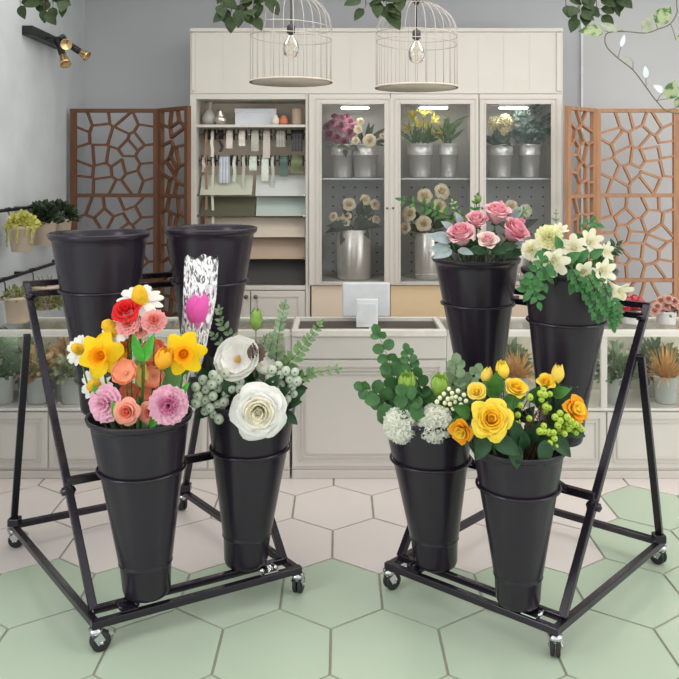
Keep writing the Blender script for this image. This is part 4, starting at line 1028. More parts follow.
berries('berry_spray', 'large bunch of lime green berries below the orange yellow flower', 'berries', cv([(509, 268), (488, 285), (510, 300), (525, 328), (527, 355), (540, 310), (560, 345), (556, 300), (590, 325), (503, 345), (575, 315), (545, 335), (575, 350), (600, 335), (520, 285), (540, 285), (560, 320), (500, 320)]), 2.92, 3.5, M_gber, B2, 'gber', M_eye, M_twig, seed=9)
berries('berry_spray', 'lime green berries hanging lowest over the bucket rim', 'berries', cv([(440, 322), (423, 345), (462, 350), (482, 350), (477, 410), (440, 425), (490, 410), (465, 395), (440, 345), (485, 375)]), 2.88, 3.5, M_gber, B2, 'gber', M_eye, M_twig, seed=10)
rg = random.Random(5)
t = thing('twig_bundle', 'bundle of thin brown twigs between the berries and the rim', 'twigs', B2['top'] - V((0, 0, .15)))
for k in range(12):
    u0 = 530 + rg.uniform(-6, 8); b = MB()
    pts = cmr([B2['top'] + V((rg.uniform(-.04, .04), rg.uniform(-.04, .04), -.14)), W(u0, 448, 2.95), W(u0 + rg.uniform(-4, 10), 430, 2.93), W(u0 + rg.uniform(-8, 18), 412 + rg.uniform(-8, 6), 2.93)], 4)
    b.tube(pts, [.0026] * (len(pts) - 3) + [.002, .0016, .001], 5)
    b.build('twig', M_twig, t)
leafspray('rose_leaf_spray', 'dark green rose leaves hanging over the bucket under the yellow roses', 'leaves', B2, [(493, 438, 2.84, 30, .75, -.35), (514, 444, 2.84, 24, .1, -1), (512, 420, 2.9, 30, .1, -.9), (488, 436, 2.86, 26, -.5, -.8), (476, 436, 2.9, 22, .4, -.9)], M_leafd, M_stemd, 1.0, .62)
leafspray('rose_leaf_spray', 'dark green rose leaves at the right rim under the lime berries', 'leaves', B2, [(545, 440, 2.86, 26, -.1, -1), (552, 436, 2.9, 26, .6, -.6), (560, 425, 2.95, 26, .9, -.3), (556, 412, 2.98, 24, .6, .7), (540, 410, 2.98, 26, .2, 1)], M_leafd, M_stemd, 1.0, .6)
leafspray('rose_leaf_spray', 'mid green rose leaves behind the yellow buds', 'leaves', B2, [(494, 395, 3.0, 26, .1, 1), (498, 398, 3.0, 24, -.6, .8), (486, 398, 3.02, 22, -.8, .5), (530, 402, 3.0, 24, .4, .6), (503, 405, 3.0, 24, .7, .4), (552, 395, 3.0, 20, .5, .3), (470, 415, 3.0, 22, -.6, .4), (466, 420, 3.0, 20, -.9, -.2)], M_leaf, M_stemd, 1.0, .62)
sprig('curly_tendril', 'thin curling green tendril beside the rightmost pale yellow bud', 'tendril', [(553, 392), (562, 385), (569, 388), (577, 387)], 3.0, 3, M_leaf, pot_=B2, n=2, seed=27)

# ================================================================== RIGHT STAND, UPPER LEFT: PINK ROSES
C_pk = petal('rose_pink', (242, 196, 202), .05); C_pkd = petal('rose_deep_pink', (236, 170, 184), .05); C_pkp = petal('rose_pale_pink', (248, 226, 218))
fp = lambda lab, u, v, d, r, face, mats, **kw: flower('rose', lab, 'rose', u, v, d, r, B3, face, 'rose', mats, leaf_mat=M_leafd, pt=True, **kw)
fp('front left pink rose, wide cup with a curled outer petal', 463, 243, 3.52, 19, (-.25, -.5, .8), [C_pk, C_pkd], layers=6, openness=.62, tall=1.45, seed=41)
fp('topmost pink rose in the upper right stand bucket', 495, 222, 3.6, 18, (.12, -.42, .9), [C_pk, C_pkd], layers=6, openness=.6, tall=1.5, seed=42)
fp('middle pink rose behind the front two pink roses', 477, 226, 3.58, 15, (-.1, -.55, .8), [C_pk, C_pkd], layers=5, openness=.6, tall=1.3, seed=43)
fp('deeper pink rose at the right side of the bucket', 509, 238, 3.53, 19, (.45, -.55, .7), [C_pkd, C_pkd], layers=6, openness=.6, tall=1.45, seed=44)
fp('small pale pink rose at the front rim between larger ones', 487, 244, 3.47, 14, (0, -.7, .7), [C_pkp, C_pk], layers=5, openness=.7, tall=1.2, seed=45)
fp('tiny dark pink bud at the far right of the pink roses', 521, 222, 3.6, 5, (.4, -.6, .7), [C_pkd, C_pkd], layers=3, openness=.5, seed=46)
sprig('eucalyptus_sprig', 'dark leafy sprig arching left in front of the glass door', 'leafy sprig', [(456, 226), (443, 214), (424, 206), (402, 200)], 3.6, 11, M_leaf, pot_=B3, n=8, shape=1.0, wr=.45, taper=.3, seed=51)
sprig('eucalyptus_sprig', 'short leafy sprig with a green bud above the pink roses', 'leafy sprig', [(476, 225), (474, 210), (477, 196)], 3.66, 9, M_leaf, pot_=B3, n=5, shape=1.0, wr=.5, seed=52)
sprig('eucalyptus_sprig', 'leafy sprig right of the pink roses below the peg holes', 'leafy sprig', [(510, 228), (518, 216), (527, 210)], 3.62, 10, M_eucs, pot_=B3, n=6, shape=1.0, wr=.55, seed=53)
sprig('eucalyptus_sprig', 'small leafy sprig between the silver leaves and middle rose', 'leafy sprig', [(466, 228), (458, 214), (453, 202)], 3.65, 9, M_leafl, pot_=B3, n=5, shape=1.0, wr=.5, seed=54)
for (u, v, lab) in ((477, 200, 'round green bud tallest above the pink roses'), (447, 226, 'small green bud left of the pink roses'), (520, 212, 'small green bud at the right above the pink roses')):
    flower('rose_bud', lab, 'bud', u, v + 2, 3.62, 4.5, B3, (.3, -.3, 1), 'tulip', [leafm('bud_leaf_green', (112, 142, 70))], tall=2.0)
leafspray('silver_leaf_spray', 'silvery felted leaves at the left rim beside the pink roses', 'leaves', B3, [(452, 240, 3.5, 26, -1, .25), (450, 246, 3.49, 22, -1, -.1), (455, 232, 3.54, 18, -.8, .7), (462, 226, 3.58, 16, -.4, .9), (452, 250, 3.48, 22, -.7, -.2), (458, 250, 3.47, 16, .6, -.1), (512, 220, 3.62, 18, .5, .8), (514, 246, 3.5, 16, .8, .2)], M_dusty, M_eucs, .9, .5)
leafspray('rose_leaf_spray', 'dark green leaves along the rim under the pink roses', 'leaves', B3, [(470, 249, 3.47, 18, .7, -.1), (492, 250, 3.47, 18, .8, 0), (500, 248, 3.47, 18, .9, .2), (484, 251, 3.47, 16, -.8, .05), (505, 252, 3.48, 14, -.8, 0), (462, 252, 3.47, 16, .9, 0)], M_leafd, M_stemd, 1.0, .55)

M_tr0 = leafm('freesia_leaf', (56, 112, 58), .25)
def filler(name_lab, P_, n, L, m, seed, z0=4, rr=.85, wr=.55):
    rg = random.Random(seed); T = P_['top']; it = []
    for k in range(n):
        a = 2 * PI * (k + rg.uniform(-.3, .3)) / n; r = P_['R'] * rr * rg.uniform(.45, 1)
        x, y = T.x + r * math.cos(a), T.y + r * math.sin(a); v = HZ + (CAMH - T.z) * F / y - z0 * rg.uniform(.2, 1.4)
        it.append((CX + x / y * F, v, y, L * rg.uniform(.8, 1.2), math.cos(a) * .9, rg.uniform(.1, .9)))
    leafspray('greenery', name_lab, 'leaves', P_, it, m, M_stemd, 1.0, wr, seed=seed)
filler('low dark greenery filling the rim beneath the pink roses', B3, 26, 18, M_leafd, 71, 9)
filler('mid green foliage filling the bucket rim beneath the yellow roses', B2, 24, 24, M_leafd, 72, 10)
filler('green foliage filling the bucket rim beneath the cream freesias', B4, 14, 18, M_tr0, 73)
filler('dark foliage filling the bucket rim behind the white roses', A2, 22, 22, M_leafd, 74, 14)
filler('small green foliage filling the rim beneath the daisies and daffodils', A1, 12, 18, L_br, 75, 2, .7, .4)
filler('dark foliage filling the rim behind the white carnations', B1, 18, 18, M_leafd, 76, 8)

# ================================================================== RIGHT STAND, UPPER RIGHT: CREAM FREESIAS
C_fr = petal('freesia_cream', (244, 240, 216), .03); C_fry = petal('freesia_yellow', (238, 232, 160)); C_pal = petal('pale_lemon', (244, 242, 190))
ff = lambda lab, u, v, d, r, face, **kw: flower('freesia', lab, 'freesia', u, v, d, r, B4, face, 'freesia', [C_fr, C_fry], **kw)
flower('rose', 'pale lemon ruffled bloom at the top left of the freesias', 'flower', 549, 238, 3.24, 14, B4, (-.2, -.8, .5), 'ruffled', [C_pal, C_pal], layers=5)
flower('rose', 'white ruffled bloom leftmost beside the pink roses bucket', 'flower', 532, 250, 3.24, 11, B4, (-.5, -.8, .3), 'ruffled', [C_fr, C_pal], layers=5)
ff('large cream freesia facing down over the bucket front', 555, 262, 3.12, 15.5, (-.1, -.9, -.1))
ff('cream freesia bell above the middle of the bucket', 574, 247, 3.2, 13.5, (-.3, -.8, .2))
ff('cream freesia highest at the right of the bucket', 591, 241, 3.22, 13, (.2, -.85, .3))
ff('white freesia at the far right edge of the cluster', 606, 252, 3.2, 11, (.6, -.7, .1))
ff('cream freesia hanging low in the middle right', 585, 273, 3.1, 13.5, (0, -.95, -.1))
ff('cream freesia right of the low middle one', 604, 271, 3.1, 13.5, (.3, -.9, .1))
ff('small cream freesia drooping below the two low ones', 597, 286, 3.08, 10, (-.1, -.7, -.6))
ff('cream freesia bell hanging lowest above the red flowers', 619, 292, 3.08, 15, (.45, -.7, -.6))
ff('tiny cream freesia at the top beside the lemon bloom', 561, 229, 3.26, 8, (.2, -.6, .8))
ff('small cream freesia under the lemon bloom at the left', 540, 264, 3.15, 10, (-.3, -.9, -.1))
M_tr = leafm('trailing_leaf', (66, 118, 66), .3)
sprig('trailing_sprig', 'longest green trailing sprig hanging down past the bucket ring', 'trailing sprig', [(586, 276), (597, 296), (607, 312), (613, 327)], 3.06, 8.5, M_tr, pot_=B4, n=14, shape=.8, wr=.75, taper=.2, seed=61)
sprig('trailing_sprig', 'green trailing sprig lying over the front of the bucket', 'trailing sprig', [(572, 272), (580, 286), (590, 300), (597, 318)], 3.07, 8.5, M_tr, pot_=B4, n=13, shape=.8, wr=.75, taper=.2, seed=62)
sprig('trailing_sprig', 'green trailing sprig under the lowest freesia bell', 'trailing sprig', [(598, 280), (610, 298), (618, 310), (616, 322)], 3.05, 8.5, M_tr, pot_=B4, n=11, shape=.8, wr=.75, taper=.2, seed=63)
sprig('fern_sprig', 'green fern-like sprig drooping over the left rim', 'fern', [(550, 262), (538, 270), (532, 282), (538, 302)], 3.1, 15, M_tr, pot_=B4, n=7, shape=.8, wr=.6, taper=.35, seed=64)
sprig('fern_sprig', 'green fern-like sprig on the left side below the white bloom', 'fern', [(548, 268), (545, 280), (532, 292), (526, 288)], 3.11, 13, M_tr, pot_=B4, n=6, shape=.8, wr=.6, taper=.2, seed=65)
sprig('leafy_sprig', 'thin green sprig rising above the lemon bloom', 'leafy sprig', [(556, 245), (556, 228), (556, 212)], 3.28, 8, M_eucs, pot_=B4, n=5, shape=1.0, wr=.5, seed=66)
sprig('leafy_sprig', 'curling green sprig at the top right before the wooden screen', 'leafy sprig', [(578, 250), (583, 232), (590, 222), (597, 224)], 3.26, 11, M_tr, pot_=B4, n=6, shape=1.0, wr=.5, taper=.2, seed=67)
sprig('leafy_sprig', 'dark pointed sprig sticking out right before the wooden screen', 'leafy sprig', [(598, 262), (609, 252), (616, 246)], 3.24, 12, M_leafd, pot_=B4, n=5, shape=1.2, wr=.4, taper=.2, seed=68)
leafspray('leaf_spray', 'green leaves between the freesia blooms at the bucket rim', 'leaves', B4, [(565, 262, 3.14, 18, .6, .5), (568, 270, 3.12, 18, .6, -.6), (578, 262, 3.14, 16, .5, .8), (590, 258, 3.14, 16, .7, .6), (560, 250, 3.2, 16, -.3, .9), (575, 280, 3.1, 16, -.4, -.8), (545, 252, 3.2, 16, -.7, -.4), (594, 268, 3.1, 16, .2, -1)], M_tr, M_stem, 1.0, .6)
# ================================================================== FLOWERS IN THE DISPLAY CABINET
def tin(label, u, d, vt, vb, hwp, m=M_tin, name='tin_bucket', cat='bucket', zb=None, taper=.82):
    z0 = zsh + .001 if zb is None else zb; x = XU(u, d); r = hwp / F * d; zt_ = ZV(vt, d); H = zt_ - z0
    if cat == 'vase': prof = [(0, z0 + .002), (r * taper, z0), (r * (taper + .03), z0 + .012), (r, z0 + H - .004), (r * .98, z0 + H), (r * .94, z0 + H), (r * taper * .94, z0 + .02), (0, z0 + .015)]
    b = MB(); b.lathe(prof if cat == 'vase' else [(0, z0 + .002), (r * taper, z0), (r * (taper + .02), z0 + .012), (r * (1 - (1 - taper) * .35), z0 + H * .66), (r * 1.01, z0 + H * .67), (r * 1.01, z0 + H * .70), (r * (1 - (1 - taper) * .28), z0 + H * .71), (r * .99, z0 + H * .96), (r * 1.04, z0 + H * .975), (r * 1.04, z0 + H), (r * .97, z0 + H), (r * .93, z0 + H * .7), (r * .8, z0 + .02), (0, z0 + .015)], 28, Matrix.Translation((x, d, 0)))
    o = b.build(name, m, None, (x, d, z0)); tag(o, label, cat)
    return dict(o=o, top=V((x, d, zt_)), R=r, H=H, d=d)
dS = DF + .19
T1 = tin('tin bucket of mauve roses behind the left glass door', 342, dS, 144.5, 177, 11.5)
T2 = tin('tin bucket of cream roses behind the left glass door', 365.5, dS - .02, 144.5, 177, 13.5)
T3 = tin('tin bucket of yellow lilies behind the middle glass door', 420, dS, 144, 177, 13)
T4 = tin('narrow tin bucket of plain green stems behind the middle door', 448.5, dS, 144, 177, 9.5)
T5 = tin('tin bucket of cream hydrangeas behind the right glass door', 500, dS, 144.5, 177, 13)
T6 = tin('tin bucket of bluish eucalyptus behind the right glass door', 530, dS, 144.5, 177, 10.5)
C_mv = petal('mauve_rose', (150, 92, 112)); C_mvd = petal('mauve_rose_heart', (138, 78, 100)); C_cr = petal('cream_rose', (244, 230, 202)); C_crd = petal('cream_rose_heart', (245, 228, 198))
LD = leafm('cabinet_dark_leaf', (70, 78, 58))
for (u, v, r) in [(330, 135, 6.5), (341, 127, 6.5), (349, 133, 7), (344, 142, 6), (333, 124, 6), (350, 123, 5.5), (337, 138, 6), (341, 119, 5.5), (328, 127, 5.5), (352, 129, 4.5), (347, 117, 4.5), (335, 117, 4.5)]:
    flower('rose', 'mauve rose in the dome of roses behind the left glass door', 'rose', u, v, dS - .05 + .01 * abs(v - 140) / 3, r, T1, ((u - 341) * .03, -.9, (140 - v) * .04 + .1), 'rose', [C_mv, C_mvd], group='mauve roses in the cabinet', layers=4, seg=4)
for (u, v, r, lab) in [(360, 122, 4.5, 'topmost cream rosebud beside the mauve roses in the cabinet'), (358, 130, 5, 'cream rose second from top beside the mauve roses in the cabinet'), (355.5, 141, 4.5, 'small cream rose low between the two tin buckets'), (369.5, 141, 7.5, 'largest cream rose in the tin bucket beside mauve roses'), (382, 136, 3, 'tiny cream rose at the right door edge in the cabinet')]:
    flower('rose', lab, 'rose', u, v, dS - .1, r, T2, (0, -1, .3), 'rose', [C_cr, C_crd], layers=5, seg=5)
leafspray('dark_leaf_spray', 'dark pointed leaves around the cream roses in the tin bucket', 'leaves', T2, [(366, 142, dS - .05, 20, .4, 1), (370, 142, dS - .05, 22, .8, .8), (376, 142, dS - .06, 14, .9, .1), (362, 142, dS - .05, 16, -.2, .9), (374, 144, dS - .08, 12, 1, -.1), (358, 142, dS - .06, 10, -.8, .4), (367, 140, dS - .03, 18, .1, 1)], LD, LD, 1.2, .28)
leafspray('dark_leaf_spray', 'dark leaves under the mauve roses at the bucket rim', 'leaves', T1, [(338, 146, dS - .1, 12, .9, -.2), (350, 146, dS - .08, 12, .7, -.3), (334, 144, dS - .08, 10, -.8, -.2), (345, 148, dS - .1, 10, .1, -1)], LD, LD, 1.0, .5)
C_ly = petal('lily_yellow_green', (184, 178, 88)); LG = leafm('cabinet_green_leaf', (82, 104, 66))
for (u, v, r, fx, fz, lab) in [(413, 116, 8, -.4, 1, 'upright yellow lily at the back left of the lily bucket'), (408, 129, 8, -.8, .5, 'yellow lily leaning left in the lily bucket'), (424, 113, 8, .05, 1, 'tallest yellow lily in the middle of the lily bucket'), (434, 120, 8, .7, .7, 'yellow lily leaning up right in the lily bucket'), (436, 133, 9, .8, .1, 'low yellow lily at the right of the lily bucket'), (418, 125, 8, -.1, .7, 'yellow lily in the centre front of the lily bucket'), (427, 128, 7, .4, .6, 'small yellow lily right of centre in the lily bucket')]:
    flower('lily', lab, 'lily', u, v, dS - .04, r * 1.15, T3, (fx, -.55, fz), 'lily', [C_ly, C_yd], tube=.9, wide=.75, recurve=.3)
rg = random.Random(3)
leafspray('lily_leaf_spray', 'narrow green lily leaves around the lily bucket rim', 'leaves', T3, [(420 + rg.uniform(-9, 9), 143, dS - .05 + rg.uniform(-.03, .05), rg.uniform(12, 22), rg.uniform(-1, 1), rg.uniform(.2, 1)) for _ in range(18)], LG, LG, 1.2, .22)
leafspray('green_stem_spray', 'slim green leafy stems without blooms in the narrow tin bucket', 'leaves', T4, [(448 + rg.uniform(-5, 5), 143 - rg.uniform(0, 18), dS - .03 + rg.uniform(-.03, .04), rg.uniform(12, 20), rg.uniform(-.8, .8), rg.uniform(.3, 1)) for _ in range(24)], LG, LG, 1.2, .2)
C_hy = petal('hydrangea_cream', (222, 214, 180))
for (u, v, r, lab) in [(495, 125, 9, 'cream hydrangea head left in the right glass cabinet'), (505, 122, 8.5, 'cream hydrangea head upper in the right glass cabinet'), (503, 132, 8, 'cream hydrangea head low right in the right glass cabinet')]:
    flower('hydrangea', lab, 'hydrangea', u, v, dS - .04, r, T5, (0, -.7, .7), 'pompom', [C_hy], n=36)
leafspray('hydrangea_leaf_spray', 'dark leaves below the cream hydrangeas in the tin bucket', 'leaves', T5, [(500 + rg.uniform(-9, 9), 142, dS - .07 + rg.uniform(-.03, .03), rg.uniform(10, 15), rg.uniform(-1, 1), rg.uniform(-.2, .8)) for _ in range(14)], leafm('slate_leaf', (74, 88, 80)), LD, 1.0, .6)
M_eb = leafm('blue_eucalyptus', (74, 90, 84), .25)
for k, (a, c, e) in enumerate([((527, 140), (522, 126), (517, 113)), ((529, 140), (528, 122), (526, 109)), ((531, 140), (535, 122), (537, 108)), ((532, 140), (541, 128), (548, 117)), ((533, 142), (542, 136), (549, 132)), ((525, 142), (518, 136), (514, 134))]):
    sprig('eucalyptus_sprig', 'bluish eucalyptus sprig standing in the right cabinet tin bucket', 'eucalyptus', [a, c, e], dS - .03, 7, M_eb, LD, T6, n=6, taper=.3, seed=80 + k, group='bluish eucalyptus sprigs in the cabinet')
dL = DF + .17
M_vase = mat('mirrored_vase', (226, 218, 210), .25, .55, .05, 5)
G1 = tin('tall silvery glass vase of cream roses on the cabinet floor', 354, dL, 229, 281, 18, M_vase, 'glass_vase', 'vase', zfl + .001, .93)
G2 = tin('tall silvery vase behind the middle glass door on the cabinet floor', 428, dL, 232, 281, 14, M_vase, 'glass_vase', 'vase', zfl + .001, .93)
G3 = tin('silvery vase on the cabinet floor behind the right glass door', 516, dL, 232, 281, 14, M_vase, 'glass_vase', 'vase', zfl + .001, .93)
for (u, v, r, lab) in [(349, 205, 7.5, 'largest cream rose in the tall vase behind the left door'), (365, 200, 6, 'cream rose at top right of the tall vase'), (374.6, 205, 6.2, 'round cream rose furthest up right in the tall vase'), (333.5, 217, 5.2, 'leftmost peach cream rose in the tall vase'), (347, 216, 5.5, 'peach cream rose directly under the largest one'), (345.7, 223.5, 5, 'lowest peach cream rose above the vase rim'), (340.5, 220.5, 4, 'small peach rosebud between two peach roses in the vase'), (375.7, 220, 5, 'peach cream rose at the right side of the tall vase'), (368, 217, 4, 'small peach rosebud among dark leaves right of centre')]:
    flower('rose', lab, 'rose', u, v, dL - .08, r, G1, ((u - 352) * .02, -.95, .35), 'rose', [C_cr, C_crd], layers=5, seg=5)
leafspray('dark_leaf_spray', 'dark pointed leaves fanning out over the tall vase rim', 'leaves', G1, [(352, 226, dL - .085, 26, -1, .1), (350, 224, dL - .085, 26, -1, -.25), (356, 222, dL - .085, 22, .1, -1), (354, 224, dL - .075, 22, .9, .55), (360, 224, dL - .085, 22, 1, -.05), (362, 218, dL - .075, 20, .6, .8), (352, 220, dL - .075, 20, -.5, .8), (346, 228, dL - .085, 18, -.3, -.8), (358, 216, dL - .085, 18, .2, .9), (362, 226, dL - .09, 16, .5, -.8), (357, 226, dL - .09, 20, .6, .1)], LD, LD, 1.2, .42)
for (u, v, r, lab) in [(424.7, 196.5, 8.5, 'upper left cream rose behind the middle glass door'), (441, 192, 9, 'topmost large cream rose behind the middle glass door'), (410, 214, 8.5, 'cream rose far left behind the middle glass door'), (423.6, 224, 9, 'low cream rose nearest the vase behind the middle door'), (439, 206, 8, 'cream rose right behind the dark leafy sprig'), (406, 228, 7, 'lowest left cream rose behind the middle glass door')]:
    flower('rose', lab, 'rose', u, v, dL - .08, r, G2, ((u - 428) * .03, -.95, .3), 'rose', [C_cr, C_crd], layers=5, seg=5)
for (u, v, r, lab) in [(511, 207, 7.5, 'left faded cream rose behind the right glass door'), (525, 211, 7.5, 'right faded cream rose behind the right glass door')]:
    flower('rose', lab, 'rose', u, v, dL - .08, r, G3, ((u - 516) * .03, -.95, .3), 'rose', [C_cr, C_crd], layers=5, seg=5)

leafspray('dark_leaf_spray', 'dark leaves over the vase rim behind the middle glass door', 'leaves', G2, [(424, 230, dL - .05, 22, -.9, .2), (432, 228, dL - .05, 22, .8, .5), (428, 228, dL - .05, 24, .1, 1), (420, 224, dL - .05, 20, -.5, .9), (434, 232, dL - .06, 18, .9, -.2)], LD, LD, 1.2, .42)
leafspray('dark_leaf_spray', 'dark leaves over the vase rim behind the right glass door', 'leaves', G3, [(512, 230, dL - .05, 20, -.8, .5), (520, 228, dL - .05, 20, .8, .5), (516, 228, dL - .05, 20, .1, 1)], LD, LD, 1.2, .42)

# ================================================================== BIRD CAGE LAMPS
M_cage = mat('whitewashed_wire', (190, 182, 176), .5, .2); M_ring = mat('whitewashed_wood', (205, 192, 178), .7, 0, .1, 20)
M_cord = mat('black_cord', (30, 30, 32), .6); M_bulb = glass_mat('bulb_glass', (.97, .96, .93), 1.2)
def cage(label, u, vb, vtop, d):
    x = XU(u, d); zb_ = ZV(vb, d); zt_ = ZV(vtop, d); R = 40.5 / F * d
    t = thing('birdcage_lamp', label, 'pendant lamp', (x, d, ZC))
    b = MB(); zc = zt_ - R * .82; n = 26
    for k in range(n):
        a = 2 * PI * k / n; pts = [V((x + R * math.cos(a), d + R * math.sin(a), zb_)), V((x + R * math.cos(a), d + R * math.sin(a), zc))]
        for j in range(1, 9):
            q = j / 8 * PI / 2; pts.append(V((x + R * math.cos(q) * math.cos(a), d + R * math.cos(q) * math.sin(a), zc + (zt_ - zc) * math.sin(q))))
        b.tube(pts, .0018, 5)
    b.build('cage_wires', M_cage, t)
    b = MB(); b.lathe([(R + .006, zb_ - .005), (R + .006, zb_ + .006), (R - .006, zb_ + .006), (R - .006, zb_ - .005), (R + .006, zb_ - .005)], 48, Matrix.Translation((x, d, 0))); b.build('base_ring', M_ring, t)
    for zz, rr in ((ZV(vb - 44, d), R), (zc, R)):
        b = MB(); b.ring((x, d, zz), rr, .0028, 48, 6, Matrix.Rotation(.05, 3, 'Y')); b.build('hoop', M_cage, t)
    b = MB(); b.ring((x, d, zt_ + .012), .02, .004, 16, 6, Matrix.Rotation(PI / 2, 3, 'X')); b.tube([(x, d, zt_ - .015), (x, d, zt_ + .006)], .012, 8); b.build('hook', M_cord, t)
    zs = ZV(vb - 54, d)
    b = MB(); b.tube([(x, d, ZC - .001), (x, d, zs)], .0035, 6); b.build('cord', M_cord, t)
    b = MB(); b.tube([(x, d, ZC - .03), (x, d, ZC - .001)], .05, 20); b.build('ceiling_rose', M_cord, t)
    b = MB(); b.lathe([(0, zs - .03), (.024, zs - .03), (.024, zs + .012), (.016, zs + .02), (0, zs + .02)], 14, Matrix.Translation((x, d, 0))); b.build('socket', mat('dark_socket', (74, 74, 80), .4, .5), t)
    b = MB(); b.lathe([(.014, zs - .03), (.018, zs - .05), (.04, zs - .085), (.05, zs - .12), (.04, zs - .155), (.018, zs - .17), (0, zs - .173)], 18, Matrix.Translation((x, d, 0))); bl = b.build('bulb', M_bulb, t)
    b = MB(); b.tube([(x - .012, d, zs - .04), (x - .016, d, zs - .09), (x + .016, d, zs - .09), (x + .012, d, zs - .04)], .0012, 5); b.build('filament', mat('filament', (200, 170, 120), .4, .6), bl)
    return t
cage('left white wire birdcage pendant with a bare bulb, before the overhead cabinet', 291, 82, -6, 4.6)
cage('right white wire birdcage pendant with a bare bulb, above the middle glass door', 416.5, 87.5, 2, 4.6)

# ================================================================== VINES UNDER THE CEILING
M_ivy = leafm('ivy_leaf', (72, 96, 44), .35); M_ivyd = leafm('dark_ivy_leaf', (48, 66, 34), .35)
def hanging_vine(label, d, tips, m, leaf_px, seed, n=5, top_v=-100, wr=.72):
    rg = random.Random(seed); u0 = sum(p[0] for p in tips) / len(tips)
    t = thing('hanging_vine', label, 'vine', W(u0, 170 - (ZC - CAMH) * F / d, d)); zc = ZC - .001
    st = MB(); lv = MB()
    for (u, v) in tips:
        top = V((XU(u0 + (u - u0) * .7, d), d + rg.uniform(-.04, .04), zc)); P = [top, W(u0 + (u - u0) * .9 + rg.uniform(-6, 6), v - 55, d), W(u + rg.uniform(-5, 5), v - 18, d + rg.uniform(-.05, .05)), W(u, v, d + rg.uniform(-.06, .02))]
        sm = cmr(P, 7); st.tube(sm, .0022, 5)
        for k in range(n):
            j = len(sm) - 1 - int(k * 2.4); p = sm[max(0, j)]; L = leaf_px / F * d * rg.uniform(.8, 1.15)
            dv = V((rg.uniform(-.9, .9), rg.uniform(-.6, 0), -1 if k == 0 else rg.uniform(-1, -.1)))
            q = p + dv.normalized() * L * .25; st.tube([p, q], .0012, 4)
            lv.leaf(q, dv, V((rg.uniform(-.4, .4), -1, .5)), L, L * wr, .12, .15, .85, 0, 4, 7)
    st.build('stem', M_twig, t); lv.build('leaves', m, t); return t
hanging_vine('trailing ivy at the top left above the wall spotlights', 4.4, [(20, 2), (35, 1), (44, 10), (53, 4), (66, 2)], M_ivyd, 15, 1, 6)
hanging_vine('thick trailing ivy left of the left birdcage', 4.45, [(222, 5), (231, 12), (242, 8), (252, 15), (262, 0), (270, -2)], M_ivyd, 17, 2, 8)
hanging_vine('short trailing ivy just left of the right birdcage', 4.45, [(366, 6), (376, 4), (387, 12), (396, 0)], M_ivyd, 18, 3, 6)
hanging_vine('thick trailing ivy at the right above the pale wall', 4.4, [(566, 6), (577, 14), (588, 8), (600, 16), (612, 2), (622, -2)], M_ivyd, 16, 4, 8)
# variegated long vine
dV = 3.6
t = thing('pothos_vine', 'long thin variegated vine looping down before the right wall', 'vine', W(676, 170 - (ZC - CAMH) * F / dV, dV))
vp = [(672, 170 - (ZC - CAMH) * F / dV + .3), (676, -60), (676.5, 0), (677, 12), (670.6, 23.5), (657.6, 29.4), (645, 33), (625, 31.5), (609, 32.5), (605, 38), (607, 47), (618, 58), (633, 70), (646, 87), (656.5, 101), (668, 111.5), (690, 114)]
b = MB(); b.tube(cmr([W(u, v, dV) for u, v in vp], 6), .0028, 6); b.build('stem', mat('olive_stem', (104, 104, 70), .6), t)
m = leafm('variegated_leaf', (128, 150, 84), .3)
nt = m.node_tree; rp = [n_ for n_ in nt.nodes if n_.type == 'VALTORGB'][0]; rp.color_ramp.elements[0].color = (.07, .15, .04, 1); rp.color_ramp.elements[1].color = (.36, .42, .24, 1); rp.color_ramp.elements[0].position = .46; rp.color_ramp.elements[1].position = .56
M_gl = leafm('greyed_leaf', (158, 164, 142), .2); M_pl = petal('papery_white_leaf', (226, 234, 240))
for (bu, bv, L, dx, dz, mm, wr) in [(604, 31, 26, -1, .0, m, .5), (618, 31, 20, -1, .45, M_gl, .4), (646, 33, 16, .1, 1, M_gl, .8), (656, 24, 22, .55, .7, m, .75), (668, 99, 20, .35, 1, m, .75), (621, 47, 13, .25, 1, M_pl, .35), (646, 78, 12, -.1, 1, M_pl, .5), (664, 92, 13, -.8, .5, M_pl, .55), (633, 61, 10, -1, .5, M_gl, .3), (676, 40, 14, .8, .2, m, .6), (676, 108, 14, .3, 1, m, .6)]:
    p = W(bu, bv, dV - .01); b = MB(); b.leaf(p, (dx, -.15, dz), V((0, -1, .25)), L / F * dV, L / F * dV * wr, .08, .1, .8, 0, 4, 8); lf = b.build('leaf', mm, t)
    near = min(vp, key=lambda q: (q[0] - bu) ** 2 + (q[1] - bv) ** 2); b = MB(); b.tube([W(near[0], near[1], dV), (W(near[0], near[1], dV) + p) / 2 + V((0, 0, .004)), p], .0016, 5); b.build('leaf_stalk', MATS['olive_stem'], lf)

